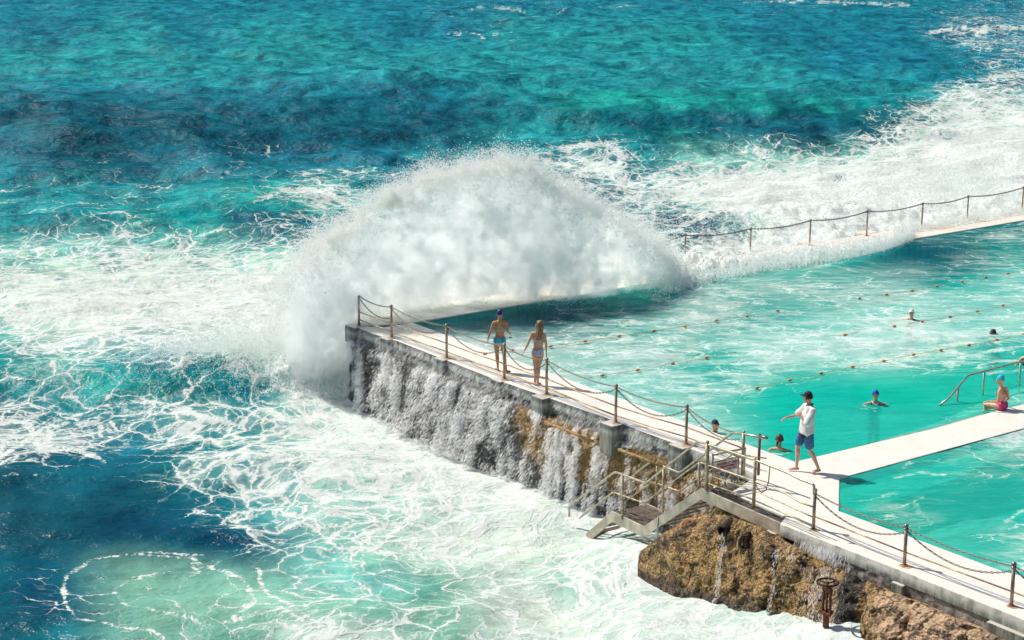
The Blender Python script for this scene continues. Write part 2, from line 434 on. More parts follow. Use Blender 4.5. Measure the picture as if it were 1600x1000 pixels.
def foam_field(t, dens, line=None, s1=0.8, s2=1.9, s3=5.0, stretch=(1, 1, 1)):
    """0..1 amount of foam at a point from a density: torn sheets when dense, lace when thin"""
    p = t.vmath('MULTIPLY', t.pos(), stretch)
    w1 = t.vmath('SCALE', t.vmath('SUBTRACT', t.noise(.5, 1, vec=p, col=True), (.5, .5, .5)), scale=2.2)
    w2 = t.vmath('SCALE', t.vmath('SUBTRACT', t.noise(2.2, 4, .65, vec=p, col=True), (.5, .5, .5)), scale=.55)
    q = t.vmath('ADD', t.vmath('ADD', p, w1), w2); q3 = q
    e1 = t.vor(s1, 'DISTANCE_TO_EDGE', q3); e2 = t.vor(s2, 'DISTANCE_TO_EDGE', q3); e3 = t.vor(s3, 'DISTANCE_TO_EDGE', q3)
    big = t.noise(.28, 1, .6, vec=q)
    med = t.noise(1.4, 3, .62, vec=q3); fine = t.noise(7, 3, .65, vec=q3)
    d = t.math('ADD', dens, t.math('MULTIPLY', t.math('SUBTRACT', big, .5), .42))
    d = t.math('ADD', d, t.math('MULTIPLY', t.math('SUBTRACT', med, .5), .34))
    if line is not None: d = t.math('ADD', d, t.math('MULTIPLY', line, t.step(fine, .35, .6, .10, .75)))
    d = t.math('MAXIMUM', d, 0.0)
    d = t.math('MULTIPLY', d, t.step(t.math('ADD', dens, line if line is not None else 0.0), .015, .09))
    width = t.math('MULTIPLY', t.math('POWER', d, 1.9), .26)              # how far foam reaches in from each cell's edge
    wob = t.step(fine, .25, .75, .45, 1.5, 'LINEAR'); width = t.math('MULTIPLY', width, wob)
    def cell(e, k, f):
        ww = t.math('MULTIPLY', width, k); return t.step(t.math('DIVIDE', e, t.math('MAXIMUM', ww, .0015)), f * .6, 1.35, 1.0, 0.0)
    a1 = cell(e1, 1.25, .55); a2 = t.math('MULTIPLY', cell(e2, 1.3, .4), t.step(d, .2, .45)); a3 = t.math('MULTIPLY', cell(e3, 1.5, .2), t.step(d, .38, .72))
    a1 = t.math('MULTIPLY', a1, t.math('MULTIPLY', t.step(d, .05, .2), t.step(t.math('ADD', d, t.math('MULTIPLY', med, .9)), .45, .75, .25, 1)))
    a = t.math('MAXIMUM', a1, t.math('MAXIMUM', a2, a3))
    sheet = t.step(t.math('ADD', d, t.math('MULTIPLY', t.math('SUBTRACT', fine, .5), .55)), .80, 1.12)
    a = t.math('MAXIMUM', a, sheet)
    hal = t.step(t.math('DIVIDE', e1, t.math('MAXIMUM', t.math('MULTIPLY', width, 4.0), .002)), .0, 1.4, 1.0, 0.0)
    hal2 = t.step(t.math('DIVIDE', e2, t.math('MAXIMUM', t.math('MULTIPLY', width, 3.5), .002)), .0, 1.4, 1.0, 0.0)
    t.halo = t.math('MULTIPLY', t.math('MAXIMUM', t.math('MULTIPLY', hal, t.step(d, .08, .3)), hal2), t.step(d, .10, .5))
    return a, d, fine, med
def sea_mat():
    t = NT('sea_water')
    dens = t.attr('foam'); line = t.attr('line'); tint = t.attr('tint', True)
    a, d, fine, med = foam_field(t, dens, line)
    var = t.noise(.35, 4, .6)
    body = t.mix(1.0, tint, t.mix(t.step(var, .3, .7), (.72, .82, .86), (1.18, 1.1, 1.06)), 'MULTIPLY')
    body = t.mix(t.math('MULTIPLY', t.step(d, .25, .9), .58), body, srgb(190, 212, 200) * .9)   # bubbles just under the surface
    body = t.mix(t.math('MULTIPLY', t.halo, t.step(med, .3, .65, .2, .62)), body, srgb(192, 216, 206) * .9)
    foamc = t.mix(t.step(fine, .2, .8), (.52, .61, .58), (.77, .77, .73))
    col = t.mix(a, body, foamc)
    # ripples
    r1 = t.noise(1.1, 4, .6, stretch=(.75, 1.15, 1)); r2 = t.noise(4.5, 4, .62, stretch=(.7, 1.2, 1)); r3 = t.noise(16, 2, .5)
    chop = t.attr('chop'); rt = t.noise(1.0, 5, .66, .5, stretch=(.75, .42, 1)); body = t.mix(chop, body, t.mix(t.step(rt, .37, .63, kind='LINEAR'), (.46, .58, .66), (1.75, 1.50, 1.38)), 'MULTIPLY'); col = t.mix(a, body, foamc)  # rt tint: pale and dark ripple reflections painted into the body colour
    r0 = t.noise(.4, 3, .6, stretch=(.6, 1.2, 1))
    h = t.math('ADD', t.math('ADD', t.math('MULTIPLY', r0, .5), t.math('MULTIPLY', r1, .34)), t.math('MULTIPLY', r2, .10)); h = t.math('ADD', h, t.math('MULTIPLY', r3, .02))
    h = t.math('ADD', h, t.math('MULTIPLY', t.math('MULTIPLY', rt, chop), .10))
    nrm = t.bump(h, 1.0, t.math('MULTIPLY', t.math('SUBTRACT', 1.0, t.math('MULTIPLY', a, .55)), t.step(chop, .1, 1, .5, 1.0)))
    fh = t.math('MULTIPLY', t.math('MULTIPLY', fine, a), .030)
    nrm = t.bump(fh, 1.0, .8, nrm)
    rough = t.step(a, 0, 1, .28, .75)
    return t.fin(t.water(col, rough, t.step(a, 0, 1, .12, .03), .022, nrm))
build_sea()
# ================================================================== POOLS AND DECKS
def poly_xy(pts, z): return [at(x, y, z) for x, y in pts]
def slab(name, pts, z, th, mat, parent=None, bev=.02):
    bm = bmesh.new()
    top = [bm.verts.new(p) for p in pts]
    f = bm.faces.new(top); f.normal_update()
    if f.normal.z < 0: f.normal_flip()
    r = bmesh.ops.extrude_face_region(bm, geom=[f])
    vs = [e for e in r['geom'] if isinstance(e, bmesh.types.BMVert)]
    fs = [e for e in r['geom'] if isinstance(e, bmesh.types.BMFace)]
    for v in vs: v.co.z -= th
    bmesh.ops.recalc_face_normals(bm, faces=bm.faces)
    me = bpy.data.meshes.new(name); bm.to_mesh(me); bm.free()
    o = link(name, me, mat, parent)
    if bev:
        b = o.modifiers.new('bevel', 'BEVEL'); b.width = bev; b.segments = 2; b.limit_method = 'ANGLE'
    return o

def concrete_mat(name, base, dirty, amt=.5, wet=.5):
    t = NT(name)
    n = t.noise(.8, 5, .6); n2 = t.noise(9, 5, .65); n3 = t.noise(60, 3, .6)
    c = t.mix(t.math('MULTIPLY', t.step(n, .42, .72), amt), base, dirty)
    c = t.mix(t.math('MULTIPLY', t.step(n2, .5, .8), .35), c, [q * .72 for q in base])
    c = t.mix(t.math('MULTIPLY', t.step(n3, .55, .8), .25), c, [q * .6 for q in base])
    och = t.step(t.noise(2.6, 4, .7), .64, .70); c = t.mix(t.math('MULTIPLY', och, .45), c, (.66, .47, .24)); damp = t.step(t.noise(.5, 3, .6), .55, .66); c = t.mix(t.math('MULTIPLY', damp, .16), c, [q * .55 for q in base])
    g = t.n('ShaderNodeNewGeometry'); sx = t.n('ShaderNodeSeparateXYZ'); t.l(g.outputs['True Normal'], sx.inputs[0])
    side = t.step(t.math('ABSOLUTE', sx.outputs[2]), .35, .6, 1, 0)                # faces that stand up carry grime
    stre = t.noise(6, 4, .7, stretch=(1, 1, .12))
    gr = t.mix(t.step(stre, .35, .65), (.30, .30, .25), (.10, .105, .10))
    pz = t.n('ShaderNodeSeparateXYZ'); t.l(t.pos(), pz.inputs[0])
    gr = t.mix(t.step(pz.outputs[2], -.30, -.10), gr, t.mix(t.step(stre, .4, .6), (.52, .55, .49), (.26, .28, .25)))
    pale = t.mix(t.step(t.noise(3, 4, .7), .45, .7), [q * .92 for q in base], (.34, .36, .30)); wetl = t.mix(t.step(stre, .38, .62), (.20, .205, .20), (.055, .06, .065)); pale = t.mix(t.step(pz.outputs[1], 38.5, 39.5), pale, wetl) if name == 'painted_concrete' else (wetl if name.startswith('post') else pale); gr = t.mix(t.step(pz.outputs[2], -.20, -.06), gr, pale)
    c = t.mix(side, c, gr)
    hb = t.math('ADD', t.math('MULTIPLY', n2, .012), t.math('MULTIPLY', n3, .004))
    return t.fin(t.bsdf(c, t.step(n, .35, .6, .35, .75), .4, normal=t.bump(hb, 1.0, .7)))
M_DECK = concrete_mat('painted_concrete', (.83, .79, .71), (.70, .64, .53), .6)
M_DECK2 = concrete_mat('weathered_concrete', (.80, .75, .66), (.56, .49, .37), .7)

OUT_L = [(552, 509), (582, 521), (622, 533), (770, 591), (917, 642), (1055, 693), (1100, 708), (1166, 733)]
OUT_R = [(1184, 742), (1142, 769), (1228, 807), (1219, 818), (1413, 893), (1600, 968), (1850, 1070)]
SMALL = [(1850, 975), (1700, 926), (1564, 891), (1416, 836), (1311, 798), (1312, 747), (1600, 669), (1900, 590)]
DIV = [(1900, 545), (1600, 631), (1540, 646), (1460, 669), (1242, 721)]
INN = (645, 504)
deck = slab('pool_deck', poly_xy(OUT_L + OUT_R + SMALL + DIV + [INN, (600, 511)], 0), 0, .27, M_DECK)
tag(deck, kind='structure')
# far wall: from the same corner, narrower and lower in the wash
c0 = at(*INN); fdir = (at(1600, 344) - c0).normalized(); fnor = Vector((-fdir.y, fdir.x, 0))
FW = 1.6
def fw(s, o=0, z=0): return c0 + fdir * s + fnor * o + Vector((0, 0, z))
farw = slab('far_wall_walk', [fw(-.0, .02), fw(48, .02), fw(48, FW), fw(-1.2, FW), fw(-1.2, .4)], 0, .3, M_DECK2)
farw.name = 'far_walkway'; tag(farw, kind='structure')
for v in farw.data.vertices: v.co.z -= .004

# ---- the water
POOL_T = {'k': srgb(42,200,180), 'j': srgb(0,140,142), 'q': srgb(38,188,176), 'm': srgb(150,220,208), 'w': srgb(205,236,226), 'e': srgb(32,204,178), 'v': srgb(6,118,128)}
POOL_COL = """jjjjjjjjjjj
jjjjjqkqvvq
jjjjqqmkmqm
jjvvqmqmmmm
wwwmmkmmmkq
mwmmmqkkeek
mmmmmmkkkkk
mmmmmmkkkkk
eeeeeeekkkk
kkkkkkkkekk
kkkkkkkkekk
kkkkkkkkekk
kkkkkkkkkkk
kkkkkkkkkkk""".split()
POOL_FOAM = [
 [0,0,0,0,0,0,0,0,3,3,3],
 [0,0,0,0,0,1,3,2,1,2,3],
 [0,0,0,.5,2,4,3,4,3,3,4],
 [1,1,1,3,4,5,4,3,5,4,3],
 [4,6,5,4,5,4,6,6,6,6,2],
 [3,6,5,4,4,4,3,1,0,0,1],
 [3,3,4,3,3,4,1,1,.5,1,4],
 [2,3,3,3,5,5,2,1,1,2,4],
 [1,1,1,1,2,2,.6,.5,1,2,2],
 [1,1,1,1,1,1,1,.5,3,1,1],
 [1,1,1,1,1,1,1,.5,1,1,4],
 [1,1,1,1,1,1,1,.5,.5,1,3],
 [1]*11,[1]*11]
POOL_LINES = [([(1480,568),(1510,560),(1540,552),(1600,540)], 5, .9), ([(1530,572),(1560,566),(1600,560)], 5, .9), ([(1545,585),(1600,578)], 4, .7),
 ([(1185,548),(1250,556),(1330,545),(1430,528),(1510,522),(1600,520)], 6, .8), ([(1420,494),(1380,500),(1300,505)], 4, .6),
 ([(1570,815),(1590,800),(1600,795)], 6, .8), ([(1562,835),(1600,842)], 5, .8), ([(1400,745),(1440,738),(1480,742)], 3, .6),
 ([(1395,512),(1450,518),(1520,524),(1560,515)], 6, .8), ([(860,640),(940,655),(1010,665)], 4, .5)]
for x_, y_, w_ in ((1366, 634, 18), (1424, 501, 18), (1556, 524, 18), (1115, 680, 13), (1218, 706, 18)):
    POOL_LINES += [([(x_ - w_, y_), (x_, y_ + 4), (x_ + w_, y_)], 2.5, .55), ([(x_ - w_ * 1.5, y_ - 5), (x_ - w_ * 1.2, y_ + 5), (x_ + w_ * .6, y_ + 9)], 1.8, .35)]
def pool_mat():
    t = NT('pool_water')
    dens = t.attr('foam'); line = t.attr('line'); tint = t.attr('tint', True)
    a, d, fine, med = foam_field(t, dens, line, .9, 2.6, 6.5, (.8, 1.25, 1))
    a = t.math('MULTIPLY', a, t.math('MULTIPLY', t.step(t.noise(1.1, 3, .6), .36, .62, .15, .8), t.step(fine, .3, .6, .35, .9)))
    st = t.noise(1.3, 5, .62, 1.2, stretch=(.5, 1.4, 1)); st2 = t.noise(5, 4, .6, .8, stretch=(.5, 1.3, 1))
    body = t.mix(1.0, tint, t.mix(t.step(st, .3, .72), (.74, .88, .90), (1.14, 1.04, 1.03)), 'MULTIPLY')
    body = t.mix(t.math('MULTIPLY', t.step(st, .44, .66), t.math('MULTIPLY', t.step(d, .10, .5), .85)), body, srgb(214, 240, 230))
    cl = t.noise(.55, 4, .6, 1.4, stretch=(.7, 1.3, 1)); body = t.mix(t.math('MULTIPLY', t.step(cl, .46, .64), t.math('MULTIPLY', t.step(d, .16, .5), .72)), body, srgb(214, 236, 228))
    body = t.mix(t.math('MULTIPLY', t.step(d, .25, 1.0), .5), body, srgb(220, 240, 230))
    col = t.mix(t.math('MULTIPLY', a, .85), body, (.86, .88, .84))
    r1 = t.noise(1.4, 3, .6, 1.0, stretch=(.45, 1.3, 1)); 
    h = t.math('ADD', t.math('MULTIPLY', r1, .09), t.math('MULTIPLY', st2, .035))
    nrm = t.bump(h, 1.0, .9)
    p = t.water(col, t.step(a, 0, 1, .08, .6), .35, .09, nrm)
    tr = t.n('ShaderNodeBsdfTransparent'); tr.inputs[0].default_value = (.50, .93, .88, 1)
    mx = t.n('ShaderNodeMixShader'); t.put(mx.inputs[0], t.math('MULTIPLY', t.math('SUBTRACT', 1.0, a), .42)); t.l(p, mx.inputs[1]); t.l(tr.outputs[0], mx.inputs[2])
    return t.fin(mx.outputs[0])
M_POOL = pool_mat()
def inside(px, py, poly):
    c = np.zeros(px.shape, bool); n = len(poly)
    for i in range(n):
        x1, y1 = poly[i]; x2, y2 = poly[(i + 1) % n]
        if y1 == y2: continue
        m = ((y1 > py) != (y2 > py)) & (px < (x2 - x1) * (py - y1) / (y2 - y1) + x1)
        c ^= m
    return c
def pool_sheet(name, us, p00, p10, p01, p11, nu, nv, zfun):
    """a grid sheet between four plan corners"""
    u = np.linspace(0, 1, nu)[:, None, None]; v = np.linspace(0, 1, nv)[None, :, None]
    A, B, C_, D_ = [np.array(p[:2]) for p in (p00, p10, p01, p11)]
    P2 = A * (1 - u) * (1 - v) + B * u * (1 - v) + C_ * (1 - u) * v + D_ * u * v
    z = zfun(P2[..., 0], P2[..., 1], u[..., 0], v[..., 0])
    P = np.concatenate([P2, z[..., None]], -1); px, py = projn(P)
    wx = 22 * fbm(P[..., 0] * .3, P[..., 1] * .35, s=121, o=3); wy = 9 * fbm(P[..., 0] * .3, P[..., 1] * .35, s=141, o=3)
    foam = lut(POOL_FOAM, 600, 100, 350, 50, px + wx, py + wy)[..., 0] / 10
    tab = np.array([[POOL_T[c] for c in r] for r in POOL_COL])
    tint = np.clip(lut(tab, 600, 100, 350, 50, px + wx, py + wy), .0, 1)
    line = np.zeros_like(foam)
    jx = 9 * fbm(P[..., 0] * 1.1, P[..., 1] * 1.1, s=161, o=4); jy = 5 * fbm(P[..., 0] * 1.1, P[..., 1] * 1.1, s=171, o=4)
    for pts, wd, st in POOL_LINES: line = np.maximum(line, st * np.clip(1.1 - seg_d(px + jx, py + jy, pts) / wd, 0, 1))
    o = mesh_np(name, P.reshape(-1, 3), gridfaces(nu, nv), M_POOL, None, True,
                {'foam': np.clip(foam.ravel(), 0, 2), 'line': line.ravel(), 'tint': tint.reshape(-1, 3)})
    tag(o, kind='structure'); return o
def zmain(x, y, u, v):
    px, py = projn(np.stack([x, y, np.full_like(x, POOL)], -1))
    z = POOL + .03 * fbm(x * .7, y * 1.1, s=201, o=4) * smooth(0, .08, v)
    # a surge running along the far wall, and a low swell across the lanes
    yc = np.interp(px, [900, 1200, 1400, 1600, 1800], [470, 442, 398, 385, 370])
    z += np.interp(px, [900, 1250, 1400, 1520, 1600], [.0, .05, .16, .12, .1]) * np.exp(-((py - yc) / 9) ** 2)
    yc = np.interp(px, [1100, 1250, 1400, 1600], [545, 548, 530, 522]); z += np.interp(px, [1100, 1200, 1400, 1650], [0, .09, .1, .06]) * np.exp(-((py - yc) / 10) ** 2)
    return z
i0 = at(*INN, POOL); i1 = at(1242, 721, POOL); d1 = at(1900, 545, POOL)
far1 = i0 + fdir * 48; far1.z = POOL
pool_sheet('pool_water', None, i0 - Vector((.05, .05, 0)) , far1, i1 + Vector((-.1, -.12, 0)), d1 + Vector((.2, -.2, 0)), 700, 420, zmain)
POOL_ = POOL; s0 = at(1312, 745, POOL); s1 = at(1900, 588, POOL)
# the small pool's water: follows the broken line of the deck
sp = [at(x, y, POOL) for x, y in [(1850, 977), (1700, 927.5), (1564, 892.5), (1416, 837.5), (1309, 799)]]
def small():
    n = 360; m = 260; near = []
    L = [0]; 
    for a, b in zip(sp[:-1], sp[1:]): L.append(L[-1] + (b - a).length)
    tt = np.linspace(0, L[-1], n)
    nx = np.interp(tt, L, [p.x for p in sp]); ny = np.interp(tt, L, [p.y for p in sp])
    u = np.linspace(0, 1, n); fx = s1.x * (1 - u) + s0.x * u; fy = s1.y * (1 - u) + s0.y * u
    v = np.linspace(0, 1, m)[None, :]
    x = fx[:, None] * (1 - v) + nx[:, None] * v; y = fy[:, None] * (1 - v) + ny[:, None] * v
    z = POOL + .01 + .025 * fbm(x * .8, y * 1.2, s=301, o=4) * (v * 0 + 1)
    P = np.stack([x, y, z], -1); px, py = projn(P)
    wx = 22 * fbm(x * .3, y * .35, s=121, o=3); wy = 9 * fbm(x * .3, y * .35, s=141, o=3)
    foam = lut(POOL_FOAM, 600, 100, 350, 50, px + wx, py + wy)[..., 0] / 10
    tab = np.array([[POOL_T[c] for c in r] for r in POOL_COL]); tint = np.clip(lut(tab, 600, 100, 350, 50, px + wx, py + wy), .0, 1)
    line = np.zeros_like(foam)
    jx = 9 * fbm(x * 1.1, y * 1.1, s=161, o=4); jy = 5 * fbm(x * 1.1, y * 1.1, s=171, o=4)
    for pts, wd, st in POOL_LINES: line = np.maximum(line, st * np.clip(1.1 - seg_d(px + jx, py + jy, pts) / wd, 0, 1))
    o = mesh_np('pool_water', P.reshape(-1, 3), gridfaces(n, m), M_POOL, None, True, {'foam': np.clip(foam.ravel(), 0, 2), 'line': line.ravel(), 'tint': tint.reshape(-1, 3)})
    tag(o, kind='structure')
small()
# pool floor, underwater ledge along the dividing walk
M_FLOOR = simple('pool_floor_paint', tuple(srgb(60, 200, 190)), .8, .2, vs=2)
M_LEDGE = simple('ledge_paint', (.74, .78, .70), .8, .2, vs=4)
dz_ = Vector((0, 0, -1.4))
fl = slab('pool_floor', [at(640, 505) + dz_, fw(48, .1, -1.4), at(1950, 560) + dz_, at(1850, 990) + dz_, at(1416, 845) + dz_, at(1290, 790) + dz_, at(1242, 730) + dz_], 0, .3, M_FLOOR, None, 0)
tag(fl, kind='structure')
dz_ = Vector((0, 0, -.19))
lg = slab('pool_ledge', [at(1246, 722) + dz_, at(1330, 690) + dz_, at(1460, 650) + dz_, at(1540, 615) + dz_, at(1600, 590) + dz_, at(1900, 495) + dz_, at(1900, 548) + dz_, at(1600, 633) + dz_, at(1540, 648) + dz_, at(1460, 671) + dz_], 0, .35, M_LEDGE, None, 0)
tag(lg, kind='structure')
for nm_, pts in (('pool_side', [(1242, 721), (1600, 631), (1900, 545)]), ):
    pass

# ================================================================== LANE ROPES
M_FLOAT = simple('float_orange', (.66, .24, .10), .5, .4); M_ROPE1 = simple('rope_salmon', (.62, .34, .24), .8); M_ROPE2 = simple('rope_yellow', (.62, .50, .08), .8)
def rope(floats, lines, matr, label):
    t = empty('lane_rope', at(*floats[0], POOL)); tag(t, label, 'lane rope', 'lane ropes across the big pool')
    for seg in lines:
        m = MB(); pts = []
        for (a, b) in zip(seg[:-1], seg[1:]):
            for k in range(8):
                f = k / 8; pts.append(at(a[0] + (b[0] - a[0]) * f, a[1] + (b[1] - a[1]) * f, POOL + .045 + .02 * math.sin(3 * f * 6 + a[0])))
        pts.append(at(*seg[-1], POOL + .045)); m.tube(pts, .007, 5); m.build('rope', matr, t, True)
    for (x, y) in floats:
        m = MB(); m.ball(at(x, y, POOL + .05), .048, 12, 8, (1.15, .8, .75)); m.ball(at(x, y, POOL + .05) + fdir * .055, .024, 8, 6); m.build('float', M_FLOAT, t, True)
rope([(757,554),(800,547),(860,541),(914,533),(967,525),(1021,517),(1070,510),(1119,501),(1167,494),(1215,485.5),(1343,466),(1385,460),(1425,454),(1464,447),(1503,440),(1540,433),(1575,427)],
     [[(757,554),(860,541),(967,525),(1070,510),(1190,490)],[(1368,463),(1425,454),(1503,440),(1575,427),(1620,419)]], M_ROPE1, 'salmon lane rope with orange floats farthest from the dividing walk')
rope([(941,586.5),(996,578),(1051,567.5),(1104,558.5),(1208,539.5),(1320,523),(1397,509.5),(1441,502),(1484,494.5),(1527,486.5),(1567,477)],
     [[(915,591),(996,578),(1051,567.5)],[(1070,565),(1104,558.5),(1150,550)],[(1310,525),(1340,519)],[(1416,506),(1484,494.5),(1527,486.5),(1620,468)]], M_ROPE1, 'salmon lane rope passing just below the swimmer in the white cap')
rope([(1183,606),(1234,594),(1283,583),(1332,573),(1381,564),(1427,554),(1470,547),(1514,539),(1557,531),(1599,522.5)],
     [[(1178,607),(1205,601)],[(1205,601),(1234,594),(1332,573),(1381,564)],[(1381,564),(1427,554),(1470,547),(1514,539),(1557,531),(1640,514)]], M_ROPE2, 'yellow lane rope with orange floats nearest the dividing walk')
# ================================================================== SEA WALL, ROCK
def polyline(pts, n):
    """resample world points evenly"""
    L = [0]
    for a, b in zip(pts[:-1], pts[1:]): L.append(L[-1] + (b - a).length)
    tt = np.linspace(0, L[-1], n)
    return np.stack([np.interp(tt, L, [p[k] for p in pts]) for k in range(3)], -1), tt
def wall_mat():
    t = NT('sea_wall_stone')
    pz = t.n('ShaderNodeSeparateXYZ'); t.l(t.pos(), pz.inputs[0]); z = pz.outputs[2]
    n = t.noise(1.2, 4, .6); n2 = t.noise(7, 5, .7); sp_ = t.noise(22, 4, .7); st = t.noise(5, 4, .65, stretch=(1, 1, .1))
    dark = t.mix(t.step(n2, .35, .65), (.035, .036, .04), (.13, .125, .115))
    ochre = t.mix(t.step(sp_, .38, .62), (.16, .085, .025), (.46, .29, .10))
    green = t.mix(t.step(sp_, .4, .6), (.05, .045, .012), (.22, .17, .035))
    ochre = t.mix(t.step(n, .5, .65), ochre, green)
    oc = t.attr('ochre'); k = t.step(t.math('ADD', oc, t.math('MULTIPLY', t.math('SUBTRACT', n2, .5), .9)), .35, .6)
    c = t.mix(k, dark, ochre)
    conc = t.mix(t.step(st, .35, .62), (.30, .31, .29), (.07, .075, .075))
    c = t.mix(t.step(z, -.44, -.40), c, conc)
    pit = t.vor(13, 'F1'); 
    h = t.math('ADD', t.math('MULTIPLY', n2, .08), t.math('MULTIPLY', sp_, .05)); h = t.math('ADD', h, t.math('MULTIPLY', pit, .04))
    return t.fin(t.bsdf(c, .42, .5, normal=t.bump(h, 1.0, 1.0)))
M_WALL = wall_mat()
def rock_mat():
    t = NT('barnacled_rock')
    n = t.noise(.9, 4, .6); n2 = t.noise(6, 5, .7); sp_ = t.noise(26, 4, .75); v = t.vor(16, 'F1')
    a = t.mix(t.step(sp_, .36, .66), (.24, .12, .045), (.90, .60, .27))
    b = t.mix(t.step(sp_, .36, .66), (.15, .085, .03), (.70, .47, .15))
    c = t.mix(t.step(n, .42, .6), a, b)
    oc = t.attr('ochre')
    pale = t.mix(t.step(sp_, .3, .7), (.60, .33, .17), (.98, .76, .50)); c = t.mix(t.math('MULTIPLY', t.step(oc, 1.0, 1.5), t.step(n2, .25, .5)), c, pale)
    wet = t.mix(t.step(sp_, .4, .7), (.03, .03, .03), (.16, .14, .12)); c = t.mix(t.step(oc, .5, .15), c, wet)
    crk = t.vor(1.1, 'DISTANCE_TO_EDGE', t.vmath('ADD', t.pos(), t.vmath('SCALE', t.noise(1.5, 3, col=True), scale=.9))); c = t.mix(t.step(crk, .035, .008, 0, .85), c, (.04, .03, .022)); strat = t.noise(1.6, 4, .65, stretch=(.5, .5, 3.2)); c = t.mix(t.math('MULTIPLY', t.step(strat, .56, .66), .5), c, (.10, .075, .045))
    rust = t.math('MULTIPLY', t.step(t.noise(2.3, 3, .6), .66, .72), .7); c = t.mix(rust, c, (.42, .10, .03))
    mid = t.noise(3.2, 5, .72); c = t.mix(t.math('MULTIPLY', t.step(mid, .52, .38), .8), c, (.055, .038, .022))
    c = t.mix(t.step(n2, .45, .34), c, (.03, .025, .022))
    c = t.mix(t.math('MULTIPLY', t.step(mid, .58, .70), .6), c, (.70, .40, .15))
    c = t.mix(t.math('MULTIPLY', t.step(v, .16, .06), t.step(n2, .62, .45)), c, (.035, .028, .02))
    h = t.math('ADD', t.math('MULTIPLY', n2, .14), t.math('MULTIPLY', sp_, .06)); h = t.math('ADD', h, t.math('MULTIPLY', v, .06))
    return t.fin(t.bsdf(c, .55, .4, normal=t.bump(h, 1.0, 1.0)))
M_ROCK = rock_mat()
wall = empty('sea_wall', at(612, 530)); tag(wall, 'long stone sea wall holding the pool, water pouring down its dark face', 'wall')
TOPP = [at(x, y, -.27) for x, y in [(552, 509+15), (582, 521+15), (622, 533+15), (770, 591+17), (917, 642+18), (1055, 693+19), (1100, 708+19), (1166, 733+20), (1215, 752+21)]]
for p in TOPP: pass
TOP = [at(x, y, 0) for x, y in [(555, 508), (582, 519), (622, 531), (770, 589), (917, 640), (1055, 691), (1100, 706), (1166, 731), (1216, 752), (1300, 789)]]
BOT = [at(x, y, -1.9) + Vector((.05, -.07, -.45)) for x, y in [(540, 610), (562, 626), (598, 641), (742, 706), (893, 768), (1030, 812), (1075, 835), (1140, 860), (1190, 880), (1275, 915)]]
def face(name, TOPs, BOTs, n, m, prof, amp, mat, parent, och, seed=500):
    A, tt = polyline([Vector(p) for p in TOPs], n)
    # bottom is matched by fraction of the control points rather than length
    La = np.linspace(0, 1, n); fa = []
    L = [0]
    for a, b in zip(TOPs[:-1], TOPs[1:]): L.append(L[-1] + (Vector(b) - Vector(a)).length)
    idx = np.interp(tt, L, np.arange(len(L)))
    B = np.stack([np.interp(idx, np.arange(len(BOTs)), [p[k] for p in BOTs]) for k in range(3)], -1)
    v = np.linspace(0, 1, m)
    o, zz = prof(v)                          # outward fraction 0..1, height fraction 0..1
    P = A[:, None, :] * (1 - o[None, :, None]) + B[:, None, :] * o[None, :, None]
    P[..., 2] = A[:, None, 2] * (1 - zz[None]) + B[:, None, 2] * zz[None]
    nrm = B - A; nrm[:, 2] = 0; nrm /= np.linalg.norm(nrm, axis=1)[:, None]
    a_ = amp(idx, v) if callable(amp) else amp
    d = fbm(P[..., 0] * 1.1, P[..., 1] * 1.1, P[..., 2] * 1.3, 5, seed) + .7 * (.5 - np.abs(fbm(P[..., 0] * 1.7, P[..., 1] * 1.7, P[..., 2] * 2.6, 4, seed + 3))) + .45 * fbm(P[..., 0] * 5, P[..., 1] * 5, P[..., 2] * 5, 4, seed + 9)
    P += nrm[:, None, :] * (d * a_)[..., None]; P[..., 2] += .5 * (d * a_)
    ob = mesh_np(name, P.reshape(-1, 3), gridfaces(n, m), mat, parent, True, {'ochre': och(idx[:, None] + 0 * v[None], v[None] + 0 * idx[:, None], P).ravel()})
    return ob, P
def prof_l(v):
    o = np.interp(v, [0, .10, .16, .20, .26, 1], [.0, .0, .02, .40, .52, 1.0]); z = np.interp(v, [0, .10, .16, .20, .26, 1], [0, .12, .17, .19, .24, 1]); return o, z
WF, WP = face('wall_face', TOP, BOT, 1000, 150, prof_l, lambda i, v: .13 * smooth(.14, .3, v)[None, :] * np.ones_like(i)[:, None] + .012, M_WALL, wall,
    lambda i, v, P: smooth(2.9, 3.9, i) * smooth(1.1, .3, v) * 1.1 - .25 * smooth(3.0, 2, i))
M_BLOCK = concrete_mat('post_block_concrete', (.62, .59, .53), (.40, .37, .31), .6)
BLK = [(562, 508, .30), (612, 527, .24), (698, 559, .24), (788, 592, .25), (854, 618, .26), (962, 660, .26), (1072, 694, .28)]
u_ = (at(1072, 694) - at(612, 527)).normalized(); v_ = Vector((-u_.y, u_.x, 0))
for i, (x, y, hw) in enumerate(BLK):
    c = at(x, y); m = MB()
    dp = .75 if i > 3 else .5
    m.box(c + Vector((0, 0, .012 - dp / 2)) + v_ * -.03, u_ * hw * .92, v_ * hw * 1.05, Vector((0, 0, dp / 2)))
    m.build('post_block', M_BLOCK, wall, bevel=.035)
M_PIPE = simple('rusty_pipe', (.34, .20, .08), .7, .3, 0, .5, 14, .01)
for a, b in (((870, 640 + 15), (944, 668 + 16)), ((985, 682 + 15), (1052, 708 + 15))):
    m = MB(); p, q = at(a[0], a[1], -.22), at(b[0], b[1], -.22); off = -v_ * .34 + Vector((0, 0, -.02))
    m.tube([p + off, (p + q) / 2 + off + Vector((0, 0, .01)), q + off], .036, 8); m.build('ledge_pipe', M_PIPE, wall, True)

